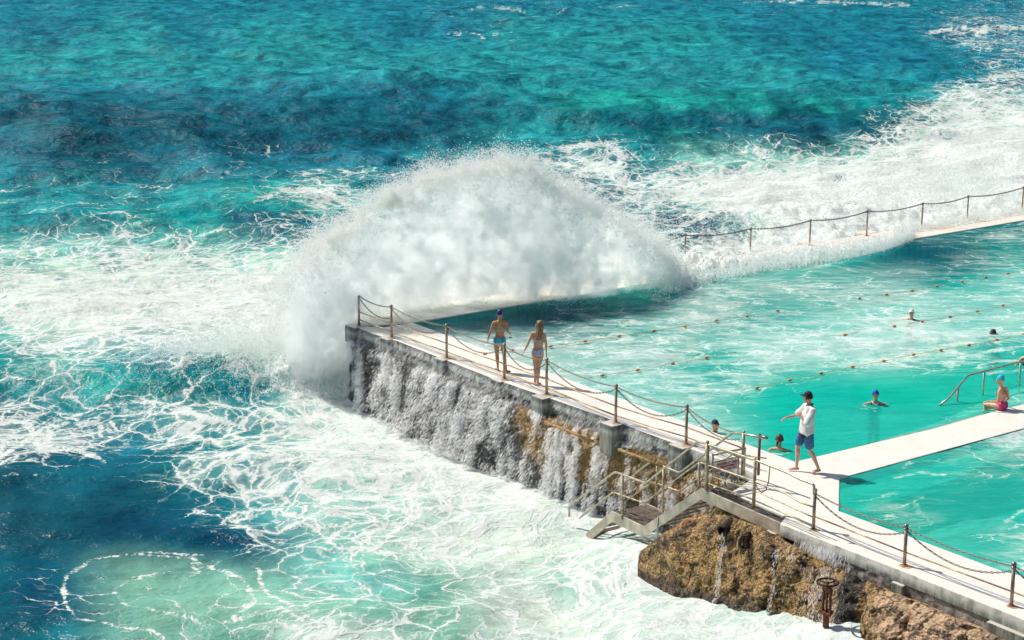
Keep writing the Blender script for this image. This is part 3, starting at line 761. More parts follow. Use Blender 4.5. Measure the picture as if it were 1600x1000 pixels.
# ---- recessed masonry under the right-hand deck, then the rock in front
TOPR = [at(x, y) + Vector((0, 0, -.22)) for x, y in [(1190, 786), (1250, 830), (1413, 893), (1600, 968), (1850, 1070)]]
inw = v_ * .05
M_MAS = simple('grey_masonry', (.20, .185, .165), .8, .3, 0, .6, 5, .06)
TOPR = [p + inw for p in TOPR]
BOTR = [p + Vector((0, 0, -2.3)) - v_ * .02 for p in TOPR]
tagw = tag(empty('retaining_wall', TOPR[1]), 'grey masonry retaining wall in the shade under the right part of the walk', 'wall')
face('masonry_face', TOPR, BOTR, 420, 90, lambda v: (v, v), lambda i, v: .07, M_MAS, tagw, lambda i, v, P: 0 * v - .3, 620)
for (x, y) in ((1404, 891), (1395 - 190, 812)):
    m = MB(); c = at(x, y) + v_ * .10
    m.box(c + Vector((0, 0, -.50)), u_ * .15, v_ * .13, Vector((0, 0, .24))); m.build('corbel_block', M_BLOCK, tagw, bevel=.03)
m = MB(); a = at(1548, 947) + Vector((0, 0, -.26)); b = at(1850, 1069) + Vector((0, 0, -.26))
m.box((a + b) / 2 + Vector((0, 0, -.40)), (b - a) / 2, v_ * .10, Vector((0, 0, .40))); m.build('lower_wall_panel', M_BLOCK, tagw, bevel=.02)

rk = empty('rock', at(1150, 860, -2)); tag(rk, 'ochre barnacled rock ledge bulging out of the foam below the walk', 'rock')
EP = at(1219, 818); ED = (at(1600, 968) - EP).normalized(); EN = Vector((ED.y, -ED.x, 0))      # EN points out to sea
def onedge(x, y, out): return onplane(x, y, EP + EN * out, (ED.x, ED.y))
RT = [onedge(x, y, o) for x, y, o in [(1002, 862, .85), (1044, 828, .45), (1092, 800, .1), (1135, 803, .05), (1190, 822, .08), (1240, 852, .1), (1300, 882, .08), (1345, 903, .08), (1400, 926, .12), (1500, 968, .12), (1600, 1012, .12), (1700, 1052, .12), (1850, 1115, .12)]]
RB = [onedge(x, y, .8) + Vector((0, 0, -.65)) + EN * .12 for x, y in [(1003, 861), (1037, 883), (1075, 903), (1120, 918), (1175, 930), (1230, 946), (1275, 962), (1325, 972), (1370, 990), (1440, 1020), (1530, 1058), (1660, 1115), (1820, 1180)]]
def prof_r(v):
    o = np.interp(v, [0, .12, .3, .55, 1], [-.35, .08, .42, .66, 1.0]); z = np.interp(v, [0, .12, .3, .55, 1], [.10, 0.0, .12, .42, 1]); return o, z
def amp_r(i, v): return (.22 * np.interp(i, [0, 1, 2, 12], [.2, .5, 1, 1]))[:, None] * (.7 + .3 * v)[None, :]
def och_r(i, v, P):
    o = 1 + .0 * i + .9 * smooth(7.2, 8.4, i) * smooth(.9, .2, v)
    o -= 1.1 * np.exp(-((i - 6.75) / .38) ** 2); o -= .75 * smooth(.66, .82, v + .06 * fbm(i * 2, v * 3, s=770, o=3))
    return o
ro, RP = face('rock_face', RT, RB, 1100, 200, prof_r, amp_r, M_ROCK, rk, och_r, 700)
# gullies that split the rock into masses
co = np.empty(len(ro.data.vertices) * 3, np.float32); ro.data.vertices.foreach_get('co', co); co = co.reshape(1100, 200, 3)
ii = np.linspace(0, 1, 1100)[:, None]; wv = .012 * fbm(np.linspace(0, 6, 200)[None, :] + 0 * ii, ii * 0, s=730, o=3)
ppx, _ = projn(co[:, 60:61, :].astype(float))
for gx, wd, dp in ((1205, 4, .16), (1338, 12, .22), (1415, 4, .12), (1500, 5, .16), (1572, 5, .16)):
    g = np.exp(-((ppx + 900 * wv - gx) / wd) ** 2) * dp
    co += (np.array([v_.x, v_.y, -.25]) * g[..., None]).astype(np.float32)
ro.data.vertices.foreach_set('co', co.ravel()); ro.data.update()
# pipe, hook, valve in the rock
M_RUST = simple('rust_iron', (.16, .065, .035), .8, .3, .3, .5, 18, .01)
M_RUSTD = simple('dark_iron', (.05, .03, .025), .7, .4, .4, .5, 18, .01)
pc = onedge(1133, 826, .42); pd = Vector((-.62, -.76, -.16)).normalized()
bmp = MB(); n = 20
sd = pd.cross(Vector((0, 0, 1))).normalized(); up_ = sd.cross(pd)
pts = []; prof = [(.0, .085), (.0, .115), (-.75, .125), (-.75, .10)]
for (dz, r) in [(.0, .088), (.0, .118), (-.02, .122), (-.5, .13), (-.5, .088), (.0, .088)]:
    for k in range(n):
        a = 2 * math.pi * k / n; bmp.v.append(tuple(pc + pd * (dz + .12) + (sd * math.cos(a) + up_ * math.sin(a)) * r))
for i in range(5):
    for k in range(n):
        a = i * n + k; b = i * n + (k + 1) % n; bmp.f.append((a, b, b + n, a + n))
bmp.f.append(tuple(4 * n + k for k in range(n)))
po = bmp.build('outlet_pipe', M_RUSTD, None, True); tag(po, 'short rusty outlet pipe sticking out of the rock below the steel landing', 'pipe')
hk = onedge(1163, 850, .55)
m = MB(); c = hk - v_ * .05
m.tube([c + Vector((0, 0, .20)) + v_ * .2, c + Vector((0, 0, .17)), c + u_ * -.07 + Vector((0, 0, .06)), c + u_ * -.08 + Vector((0, 0, -.03)), c + u_ * .02 + Vector((0, 0, -.12)), c + u_ * .1 + Vector((0, 0, -.08))], [.05, .05, .04, .04, .035, .02], 8)
m.box(c + Vector((0, 0, .06)) + v_ * .07 + u_ * .03, u_ * .055, v_ * .05, Vector((0, 0, .15)))
ho = m.build('mooring_hook', M_RUSTD, None, True, .015); tag(ho, 'dark rusted iron hook bolted to the middle of the barnacled rock', 'hook')
vb = onedge(1291, 960, .95); vl = empty('valve', vb); tag(vl, 'rusty sluice valve with a round hand wheel standing at the foot of the rock', 'valve')
VH = .62
m = MB()
for k in range(24):
    pass
wr = .195; ringp = [vb + Vector((math.cos(2 * math.pi * k / 28) * wr, math.sin(2 * math.pi * k / 28) * wr, VH + .02)) for k in range(29)]
m.tube(ringp, .022, 8, False)
for k in range(3):
    a = 2 * math.pi * k / 3 + .4; m.tube([vb + Vector((0, 0, VH)), vb + Vector((math.cos(a) * wr, math.sin(a) * wr, VH + .02))], .015, 6)
m.ball(vb + Vector((0, 0, VH)), .035, 10, 6); m.build('hand_wheel', M_RUSTD, vl, True)
m = MB(); m.tube([vb + Vector((0, 0, .0)), vb + Vector((0, 0, VH))], .022, 8); m.build('stem', M_RUST, vl, True)
for s_ in (-1, 1):
    m = MB(); m.bar(vb + u_ * s_ * .10, vb + u_ * s_ * .075 + Vector((0, 0, VH - .14)), .035, .05, v_); m.build('yoke_leg', M_RUST, vl, bevel=.006)
m = MB(); m.box(vb + Vector((0, 0, VH - .12)), u_ * .09, v_ * .04, Vector((0, 0, .03))); m.ball(vb + Vector((0, 0, VH - .08)), .06, 10, 6); m.build('yoke_cap', M_RUST, vl, False, .008)
m = MB(); m.tube([vb + Vector((0, 0, -.25)), vb + Vector((0, 0, .02)), vb + Vector((0, 0, .03)), vb + Vector((0, 0, .05))], [.06, .06, .13, .13], 14)
for k in range(6):
    a = k * math.pi / 3; m.ball(vb + Vector((math.cos(a) * .11, math.sin(a) * .11, .06)), .022, 6, 4)
m.build('flange', M_RUST, vl)
# ================================================================== FENCES, STAIR
M_POST = simple('post_steel', (.40, .30, .22), .42, .5, .55, .35, 9)
M_BRASS = simple('rail_bronze', (.46, .31, .17), .45, .5, .5, .4, 7)
M_CAP = simple('cap_steel', (.30, .28, .27), .35, .5, .8, .2, 10)
M_CHAIN = simple('chain_steel', (.13, .11, .09), .5, .5, .5, .4, 30)
M_TUBE = simple('stair_tube', (.47, .40, .27), .42, .5, .45, .45, 9)
M_STEEL = simple('rail_steel', (.52, .48, .36), .32, .5, .7, .25, 12)
M_PLATE = simple('plate_steel', (.47, .42, .34), .5, .5, .35, .3, 3)
M_GRATE = simple('grating_bars', (.20, .165, .13), .6, .4, .4, .4, 9)
M_RPOST = simple('rusty_post', (.26, .11, .07), .7, .4, .3, .4, 12)
M_STAIN = simple('rust_stain', (.62, .36, .15), .8, .2, 0, .3, 30)
def chain_mb(a, b, sag, pitch=.062, th=.009):
    a, b = Vector(a), Vector(b); n = max(4, int((b - a).length * 1.03 / pitch)); m = MB()
    f = lambda t: a + (b - a) * t + Vector((0, 0, -4 * sag * t * (1 - t)))
    for i in range(n):
        p, q = f(i / n), f((i + 1) / n); d = (q - p).normalized(); c = (p + q) / 2
        s = d.cross(Vector((0, 0, 1))).normalized(); w = s if i % 2 else s.cross(d).normalized()
        L = pitch * .46; r = pitch * .26
        ring = [c + d * (L * math.cos(t)) * 1.15 + w * (r * math.sin(t)) for t in [k * math.pi / 4 for k in range(9)]]
        m.tube(ring, th, 4, False)
    return m
def post(parent, base, h, r=.034, cap=True, mat=None):
    m = MB(); m.tube([base + Vector((0, 0, -.02)), base + Vector((0, 0, h))], r, 12); m.tube([base + Vector((0, 0, .002)), base + Vector((0, 0, .018))], r * 1.8, 12)
    p = m.build('post', mat or M_POST, parent, True)
    p.data.polygons.foreach_set('use_smooth', [len(f.vertices) == 4 for f in p.data.polygons])
    m = MB(); k0 = len(m.v); rr = [r * (2.2 + 1.8 * random.random()) for _ in range(11)]
    for i_ in range(11): m.v.append(tuple(base + Vector((math.cos(i_ * .571) * rr[i_] + .012, math.sin(i_ * .571) * rr[i_] - .02, .0028))))
    m.f.append(tuple(range(11))); m.build('rust_stain', M_STAIN, p)
    if cap:
        m = MB(); m.ball(base + Vector((0, 0, h + .02)), r * 1.45, 12, 8); m.tube([base + Vector((0, 0, h - .05)), base + Vector((0, 0, h - .02))], r * 1.3, 12)
        m.build('post_cap', M_CAP, p, True)
    return p
NP = [(561, 508), (612, 527), (698, 559), (788, 592), (854, 616), (962, 660), (1072, 694)]
fence = empty('chain_fence', at(612, 527)); tag(fence, 'bronze post and rail fence with looped chains on the blocks above the waterfall', 'fence')
tops = []
H1 = .87
for i, (x, y) in enumerate(NP):
    b = at(x, y, .02); post(fence, b, H1 if i else .86, .034, i > 0); tops.append(b)
for i in range(len(tops) - 1):
    a, b = tops[i], tops[i + 1]
    chain_mb(a + Vector((0, 0, H1)), b + Vector((0, 0, H1)), .09).build('chain', M_CHAIN, fence)
    chain_mb(a + Vector((0, 0, H1 - .04)), b + Vector((0, 0, H1 - .06 - (.25 if i == 0 else 0))), .36 if i else .22).build('chain', M_CHAIN, fence)
for hh in (.40, .17):
    for i in range(len(tops) - 1):
        m = MB(); a, b = tops[i] + Vector((0, 0, hh)), tops[i + 1] + Vector((0, 0, hh)); m.tube([a, (a + b) / 2 + Vector((0, 0, -.012)), b], .017, 8); m.build('rail', M_BRASS, fence, True)
# rails that go on from the last post to the landing
endp = at(1163, 729, .02)
for hh in (.40, .17):
    m = MB(); m.tube([tops[-1] + Vector((0, 0, hh)), endp + Vector((0, 0, hh))], .017, 8); m.build('rail', M_BRASS, fence, True)
chain_mb(tops[-1] + Vector((0, 0, H1)), endp + Vector((-.12, 0, .76)), .11).build('chain', M_CHAIN, fence)
chain_mb(tops[-1] + Vector((0, 0, H1 - .04)), endp + Vector((-.12, 0, .62)), .22).build('chain', M_CHAIN, fence)
# right-hand fence along the low walk
NR = [(1271, 827), (1413, 884), (1580, 947), (1775, 1022)]
fr = empty('chain_fence', at(1413, 884)); tag(fr, 'post and chain fence with a single low rail beside the small pool', 'fence')
tr_ = [at(x, y, .004) for x, y in NR]
for i, b in enumerate(tr_): post(fr, b, .76 if i else .78)
for i in range(3):
    a, b = tr_[i], tr_[i + 1]
    chain_mb(a + Vector((0, 0, .74)), b + Vector((0, 0, .74)), .07).build('chain', M_CHAIN, fr)
    chain_mb(a + Vector((0, 0, .70)), b + Vector((0, 0, .66)), .30).build('chain', M_CHAIN, fr)
    m = MB(); m.tube([a + Vector((0, 0, .27)), b + Vector((0, 0, .27))], .016, 8); m.build('rail', M_BRASS, fr, True)
# far fence
ff = empty('chain_fence', at(1354, 368)); tag(ff, 'row of thin posts joined by one chain on the far pool wall in the surf', 'fence')
FP = [(965, 428), (1070, 408), (1172, 397), (1265, 383), (1354, 368), (1440, 355), (1511, 343), (1597, 328), (1690, 312)]
tf = []
for x, y in FP:
    b = at(x, y, .0); tf.append(b); post(ff, b, .87 if x != 1070 else .9, .03)
for i in range(len(tf) - 1): chain_mb(tf[i] + Vector((0, 0, .88)), tf[i + 1] + Vector((0, 0, .88)), .10, .075, .012).build('chain', M_CHAIN, ff)
fb = empty('far_wall', fw(20, FW)); tag(fb, 'low concrete wall between the surf and the far side of the pool', 'wall')
m = MB(); a, b = fw(-1.1, FW / 2 + .2), fw(48, FW / 2 + .2); m.box((a + b) / 2 + Vector((0, 0, -1.4)), (b - a) / 2, fnor * (FW / 2 - .25), Vector((0, 0, 1.1))); m.build('wall_core', M_DECK2, fb)
for i, (x, y) in enumerate(FP):
    m = MB(); m.box(at(x, y, -.14) , fdir * .36, fnor * .26, Vector((0, 0, .136))); m.build('post_block', M_DECK2, fb, bevel=.03)

# ---- steel stair down to the sea
NA = at(1095, 762); NB = at(1220, 817); nd = (NB - NA).normalized(); nn = Vector((-nd.y, nd.x, 0))
WD = 1.0
def np_(x, y): return onplane(x, y, NA, (nd.x, nd.y))
def fp_(x, y): return onplane(x, y, NA + nn * WD, (nd.x, nd.y))
st = empty('sea_stair', np_(1005, 822)); tag(st, 'steel stair with tubular handrails going down from the walk into the foam', 'stair')
zl = np_(1005, 822).z
line = [np_(915, 834), np_(956, 806), np_(1005, 822.5), np_(1095, 762), np_(1221, 818)]
line[1].z = line[2].z; line[3].z = line[4].z = -.01
def stringer(off):
    m = MB(); dz = .26
    for a, b in zip(line[:-1], line[1:]):
        pass
    vs = []; 
    for p in line: vs += [p + nn * off, p + nn * (off + .035), p + nn * off + Vector((0, 0, -dz)), p + nn * (off + .035) + Vector((0, 0, -dz))]
    fs = []
    for i in range(len(line) - 1):
        a = i * 4; b = a + 4
        fs += [(a, a + 1, b + 1, b), (a + 2, b + 2, b + 3, a + 3), (a, b, b + 2, a + 2), (a + 1, a + 3, b + 3, b + 1)]
    fs += [(0, 2, 3, 1), (16, 17, 19, 18)]
    m.add(vs, fs); return m.build('stringer', M_PLATE, st, bevel=.008)
stringer(0); stringer(WD - .035)
def grating(name, p, q, w0, w1, nb=9):
    m = MB(); L = (q - p).length
    for k in range(nb):
        o = w0 + (w1 - w0) * (k + .5) / nb; m.bar(p + nn * o, q + nn * o, .035, .03)
    for k in range(int(L / .32) + 1):
        c = p + (q - p).normalized() * min(L - .02, .02 + k * .32); m.bar(c + nn * w0 + Vector((0, 0, -.03)), c + nn * w1 + Vector((0, 0, -.03)), .02, .03)
    return m.build(name, M_GRATE, st)
grating('lower_landing', line[1] + Vector((0, 0, -.03)), line[2] + Vector((0, 0, -.03)), .05, WD - .05, 11)
grating('upper_landing', line[3] + Vector((0, 0, -.03)), line[3] + nd * 1.15 + Vector((0, 0, -.03)), .05, WD - .05, 11)
grating('walk_grating', line[3] + nd * 1.16 + Vector((0, 0, -.03)), line[4] - nd * .05 + Vector((0, 0, -.03)), .05, .30, 4)
def treads(a, b, n, skip=0):
    for k in range(n):
        c = a + (b - a) * ((k + .5) / n) + Vector((0, 0, -.10)); m = MB()
        for j in range(4): m.bar(c + nd * (.045 * j - .07) + nn * .05, c + nd * (.045 * j - .07) + nn * (WD - .05), .02, .035)
        for j in range(5): o = .05 + (WD - .10) * j / 4; m.bar(c + nd * -.09 + nn * o, c + nd * .09 + nn * o, .02, .04)
        m.build('tread', M_GRATE, st)
treads(line[2], line[3], 7); treads(line[0], line[1], 3)
def rail(pts, r=.026, mat=None, name='handrail'):
    P = [Vector(p) for p in pts]; out = [P[0]]
    for i in range(1, len(P) - 1):                      # rounded elbows
        a = (P[i - 1] - P[i]); b = (P[i + 1] - P[i]); l = min(.10, a.length / 3, b.length / 3); a = P[i] + a.normalized() * l; b = P[i] + b.normalized() * l
        for t in (0, .25, .5, .75, 1): out.append(a * (1 - t) ** 2 + P[i] * 2 * t * (1 - t) + b * t * t)
    out.append(P[-1]); m = MB(); m.tube(out, r, 8); return m.build(name, mat or M_STEEL, st, True)
def rpost(f, x, y0, y1, r=.028, mat=None, cap=True):
    a, b = f(x, y1), f(x, y0); a = Vector((b.x, b.y, a.z)); m = MB(); m.tube([a, b], r, 10)
    if cap: m.ball(b + Vector((0, 0, .03)), r * .9, 8, 6)
    return m.build('rail_post', mat or M_TUBE, st, True)
rail([np_(889.6, 807), np_(889.6, 790.4), np_(961, 737), np_(1009, 755), np_(1090, 690), np_(1105, 694), np_(1180, 719), np_(1206, 729), np_(1232, 739), np_(1250, 749), np_(1272, 757), np_(1272, 771)])
rail([np_(905, 810), np_(958, 769), np_(1006, 786), np_(1093, 722), np_(1105, 726.5), np_(1180, 752), np_(1205, 763), np_(1228, 771), np_(1248, 784), np_(1270, 792)], .018, M_TUBE)
rail([np_(1105, 742), np_(1183, 768), np_(1242, 795), np_(1270, 808)], .015, M_TUBE, 'lower_rail')
rail([np_(1105, 755), np_(1183, 782), np_(1226, 802), np_(1270, 823)], .015, M_TUBE, 'lower_rail')
rail([fp_(908, 809), fp_(1015, 722.5), fp_(1025, 724), fp_(1062, 739), fp_(1145, 676), fp_(1162, 678), fp_(1197, 685)])
rail([fp_(958, 797), fp_(1020, 753), fp_(1062, 768), fp_(1150, 706), fp_(1163, 711), fp_(1197, 716)], .018, M_TUBE)
rail([fp_(1187, 681), fp_(1199, 684.5)], .03, M_CAP, 'rail_sleeve')
for x, y0, y1 in ((973, 742, 811), (1037, 733, 801), (1093, 723, 761)): rpost(np_, x, y0, y1)
rpost(np_, 1105.5, 693, 766, .045); rpost(np_, 1180, 719, 795, .036)
rpost(fp_, 1027, 725, 794); rpost(fp_, 943.5, 776, 792); rpost(fp_, 1162, 677, 746, .036); rpost(fp_, 1187, 681, 743, .03, M_RPOST)
rpost(np_, 1028, 808, 850, .022, M_PLATE, False)
# strap hanging from the top rail
m = MB(); m.tube([np_(1203, 728), np_(1201, 752), np_(1197, 765), np_(1190, 770), np_(1184, 764), np_(1181, 757)], .012, 6); m.build('rope_loop', M_RPOST, st, True)
# gate across the head of the flight, with its notice
ga = np_(1110, 694); ga.z = 0; gb = ga + nn * (WD - .02)
def gp(t, z): return ga + (gb - ga) * t + Vector((0, 0, z))
gt = MB(); gt.tube([gp(.06, .78), gp(.97, .78)], .024, 8); go = gt.build('gate', M_STEEL, st, True)
for zz in (.62, .05):
    gt = MB(); gt.tube([gp(.06, zz), gp(.97, zz)], .02, 8); gt.build('gate_rail', M_STEEL, go, True)
for k in range(6):
    t = .08 + .175 * k; m = MB(); m.tube([gp(t, .05), gp(t, .78 if k in (0, 5) else .62)], .018, 8); m.build('gate_bar', M_TUBE, go, True)
M_SIGN = simple('sign_white', (.74, .74, .70), .5, .4, vs=6); M_RED = simple('sign_red', (.42, .03, .05), .6, .3)
sn = nd
sc = gp(.44, .49) + sn * .03; sx_ = (gb - ga).normalized()
m = MB(); m.box(sc, sx_ * .28, sn * .006, Vector((0, 0, .115))); sg = m.build('notice_board', M_SIGN, st, bevel=.003)
for i, tx in enumerate(('DANGER AT TIMES', 'NO RESPONSIBILITY', 'BEYOND THIS GATE')):
    cu = bpy.data.curves.new('txt', 'FONT'); cu.body = tx; cu.size = .068; cu.align_x = 'CENTER'; cu.align_y = 'CENTER'; cu.extrude = .002; cu.offset = .0012
    to = bpy.data.objects.new('txt', cu); COL.objects.link(to)
    dg = bpy.context.evaluated_depsgraph_get(); me = bpy.data.meshes.new_from_object(to.evaluated_get(dg)); bpy.data.objects.remove(to)
    # text faces the camera side: its right is +v, its normal is away from nd ... seen from the lower left
    nrm = Vector((sx_.y, -sx_.x, 0))
    M = Matrix((( sx_.x, 0, nrm.x, sc.x + nrm.x * .012), (sx_.y, 0, nrm.y, sc.y + nrm.y * .012), (0, 1, 0, sc.z + .066 - .066 * i), (0, 0, 0, 1)))
    me.transform(M); lo = link('notice_text', me, M_RED, sg)
# handrail into the pool on the right
ph = empty('pool_handrail', at(1560, 590)); tag(ph, 'polished steel handrail leading down into the pool behind the seated bather', 'handrail')
pA = at(1570, 602, 0)
hp = lambda x, y: onplane(x, y, at(1538, 614, 0), (fdir.x, fdir.y))
pts = [hp(1468, 633), hp(1481, 624), hp(1512, 587), hp(1600, 564), hp(1690, 541)]
m = MB(); m.tube(pts, .026, 10); m.build('handrail', M_STEEL, ph, True)
for x, y0, y1 in ((1497, 605, 624), (1538, 580, 614), (1595, 565, 601)):
    a, b = hp(x, y1), hp(x, y0); a = Vector((b.x, b.y, -.4)); m = MB(); m.tube([a, b], .024, 10); m.build('rail_post', M_STEEL, ph, True)
# ================================================================== SPRAY AND FALLING WATER
def foam_mat(name, c, aq=None, tl=.5, clear=0.0):
    t = NT(name); col = c
    if aq is not None: col = t.mix(t.attr('aqua'), c, aq)
    d = t.n('ShaderNodeBsdfDiffuse'); t.put(d.inputs[0], col); tr = t.n('ShaderNodeBsdfTranslucent'); t.put(tr.inputs[0], col)
    m = t.n('ShaderNodeMixShader'); m.inputs[0].default_value = tl; t.l(d.outputs[0], m.inputs[1]); t.l(tr.outputs[0], m.inputs[2])
    if clear:
        tp = t.n('ShaderNodeBsdfTransparent'); m2 = t.n('ShaderNodeMixShader'); m2.inputs[0].default_value = clear; t.l(m.outputs[0], m2.inputs[1]); t.l(tp.outputs[0], m2.inputs[2]); m = m2
    return t.fin(m.outputs[0])
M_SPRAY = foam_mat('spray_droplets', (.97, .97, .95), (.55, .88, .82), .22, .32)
t = NT('spray_mist'); pv = t.n('ShaderNodeVolumePrincipled'); t.put(pv.inputs['Color'], (.991, .9998, .998)); t.put(pv.inputs['Density'], t.math('MULTIPLY', t.step(t.noise(2.0, 3, .68, .6, stretch=(1, 1, .7)), .38, .60, .10, 1.0), 4.6)); pv.inputs['Anisotropy'].default_value = .15
t.l(pv.outputs[0], t.out.inputs[1]); M_CORE = t.m
S.cycles.volume_bounces = 36; S.cycles.max_bounces = 38; S.cycles.volume_step_rate = 2.0; S.cycles.volume_max_steps = 128
M_SURF = foam_mat('surf_drops', (.97, .97, .95), (.50, .86, .80), .45, .15)
M_FALL = foam_mat('falling_water', (.985, .985, .985), None, .42, .22)
def flakes(name, C, N, size, mat, attrs=None, long=None, ldir=None, parent=None):
    """small leaf-thin drops of water: centre, facing, size; long stretches them along ldir"""
    n = len(C); a = RNG.normal(size=(n, 3)); N = N / (np.linalg.norm(N, axis=1)[:, None] + 1e-9)
    if ldir is not None: a = ldir
    T = a - N * (a * N).sum(1)[:, None]; T /= np.linalg.norm(T, axis=1)[:, None] + 1e-9
    B = np.cross(N, T); s = size[:, None]; L = s if long is None else long[:, None]
    V = np.stack([C + T * L, C + B * s, C - T * L, C - B * s], 1)
    # a fifth point lifted along the normal gives each drop some body
    V5 = C + N * s * .6
    V = np.concatenate([V, V5[:, None]], 1).reshape(-1, 3)
    k = np.arange(n)[:, None] * 5
    Fc = np.concatenate([k + np.array([[0, 1, 4]]), k + np.array([[1, 2, 4]]), k + np.array([[2, 3, 4]]), k + np.array([[3, 0, 4]])], 0)
    at_ = {q: np.repeat(v, 5, 0) for q, v in (attrs or {}).items()}
    return mesh_np(name, V, Fc, mat, parent, False, at_)
XS = [425, 440, 470, 500, 530, 548, 575, 610, 650, 700, 740, 790, 830, 870, 905, 940, 975, 1000, 1020, 1045, 1062]
TOPY = [520, 455, 415, 378, 358, 348, 332, 305, 292, 276, 264, 262, 270, 290, 308, 330, 352, 366, 366, 395, 436]
BOTY = [585, 602, 614, 618, 616, 606, 500, 496, 492, 488, 485, 482, 481, 481, 479, 476, 473, 470, 466, 460, 448]
def ycurve(x):
    pl = [at(425, 596, SEA).y, at(470, 606, SEA).y, at(530, 604, SEA).y]
    fx = [575, 700, 780, 850, 900, 980, 1065]; fy = []
    for q in fx:
        # the outer part of the far wall under photo column q
        oo = np.interp(q, [575, 700, 780, 900, 1065], [1.0, 1.0, .7, -.35, -.5]); best = min((abs(projn(np.array(fw(s * .1, oo)))[0] - q), fw(s * .1, oo).y) for s in range(-20, 140)); fy.append(best[1])
    return np.interp(x, [425, 470, 530] + fx, pl + fy)
_cx = np.linspace(400, 1100, 200); _cy = ycurve(_cx)
def curtain(px, py, off):
    """photo column/row onto the standing sheet of spray, pushed towards the sea by off metres"""
    Y = np.interp(px, _cx, _cy) + off; a = (px - 800) / F; b = (500 - py) / F
    ry = CP + b * SP; t = Y / ry
    return np.stack([a * t, Y, HC + (-SP + b * CP) * t], -1)
def lumps(px, py):
    # billows that fan out from the foot of the wall
    L = fbm(px / 60, py / 60, s=900, o=2) * .6 + (1 - 2 * np.abs(fbm(px / 34, py / 34, s=910, o=3))) * .35 + .25 * fbm(px / 9, py / 9, s=920, o=3)
    return L
def sil(px):
    t = np.interp(px, XS, TOPY) + 9 * fbm(px / 90, px * 0, s=931, o=2) + 22 * (.45 - np.abs(fbm(px / 26, px * 0, s=930, o=4))) ; b = np.interp(px, XS, BOTY) + 7 * fbm(px / 22, px * 0, s=933, o=4) * (px > 590); return t, b
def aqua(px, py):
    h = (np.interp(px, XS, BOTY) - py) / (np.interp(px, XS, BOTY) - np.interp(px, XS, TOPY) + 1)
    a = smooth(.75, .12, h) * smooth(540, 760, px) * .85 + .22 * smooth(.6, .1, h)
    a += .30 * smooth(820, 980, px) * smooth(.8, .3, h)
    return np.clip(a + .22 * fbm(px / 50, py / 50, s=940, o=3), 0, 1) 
spl = empty('wave_splash', (float(curtain(np.array(700.), np.array(480.), .3)[0]), float(curtain(np.array(700.), np.array(480.), .3)[1]), 0))
tag(spl, 'huge white burst of spray where the wave strikes the corner of the pool wall', 'wave splash', None, 'stuff')
def core():
    n, m = 420, 220
    u = np.linspace(436, 1052, n)[:, None]; v = np.linspace(0, 1, m)[None, :]
    t, b = sil(u); t = t + 4; b = b - 5
    px = u + 0 * v; py = t * (1 - v) + b * v
    L = lumps(px, py); edge = np.sin(np.pi * np.clip(v, 0, 1)) ** .35 * smooth(0, .06, (u - 436) / 616) * smooth(1, .95, (u - 436) / 616)
    Fp = curtain(px, py, .35 - (.70 + .95 * L) * edge); Bp = curtain(px, py, .35 + (.45 + .4 * L[::-1]) * edge)
    V = np.concatenate([Fp.reshape(-1, 3), Bp.reshape(-1, 3)]); g = gridfaces(n, m); Fc = np.concatenate([g, g[:, ::-1] + n * m])
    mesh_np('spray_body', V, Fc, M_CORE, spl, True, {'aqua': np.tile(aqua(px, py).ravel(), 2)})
core()
def cloud(n, fringe):
    px = RNG.uniform(415, 1078, n); t, b = sil(px)
    big = fringe == 2; fringe = fringe is True
    if big:
        py = t + (b - t) * RNG.beta(1.0, 7, n) * .95 - 2
    elif not fringe:
        py = t + (b - t) * RNG.uniform(-.02, 1.0, n)
    else:
        py = t + np.abs(RNG.normal(size=n)) * np.where(RNG.random(n) < .86, -15, 6) + RNG.normal(size=n) * 4
        low = RNG.random(n) < .18; py = np.where(low, b + RNG.normal(size=n) * 5 - 3, py)
    px = px + RNG.normal(size=n) * (3 if not fringe else 7)
    L = lumps(px, py); e = .001
    gx = (lumps(px + 1.5, py) - L) / 1.5; gy = (lumps(px, py + 1.5) - L) / 1.5
    k = 0.55 * 28
    N = np.stack([-gx * k, -np.ones_like(px) * .30, gy * k + .0], -1)
    base = np.array([-.40, -.42, .74]) * 1.15
    N = N * .75 + base + RNG.normal(size=(n, 3)) * .28
    h = np.clip((py - t) / (b - t), 0, 1); edge = np.sin(np.pi * h) ** .35
    off = .35 - (.55 + .55 * L) * edge - np.abs(RNG.normal(size=n)) * .10 + (RNG.normal(size=n) * .5 if fringe else 0)
    C = curtain(px, py, off)
    if fringe: C += RNG.normal(size=(n, 3)) * .05
    s = RNG.uniform(.008, .02, n) * (1 if not fringe else .9) * np.where(RNG.random(n) < .05, 1.7, 1)
    keep = np.ones(n, bool)
    if big: s = s * 1.25; C[:, 1] -= .10; keep = RNG.random(n) < smooth(-.35, .45, L + .35 * fbm(px / 12, py / 12, s=955, o=3)) * (1 - .75 * aqua(px, py))
    if not fringe and not big:
        den = .55 + .45 * smooth(-.5, .5, fbm(px / 22, py / 22, s=950, o=4)) - .5 * aqua(px, py)
        keep = RNG.random(n) < den
    return C[keep], N[keep], s[keep], aqua(px, py)[keep] * .7
for nn_, fr_ in ((75000, True), (26000, 2)):
    C, N, s, a = cloud(nn_, fr_); flakes('spray_drops', C, N, s, M_SURF, {'aqua': a}, parent=spl)
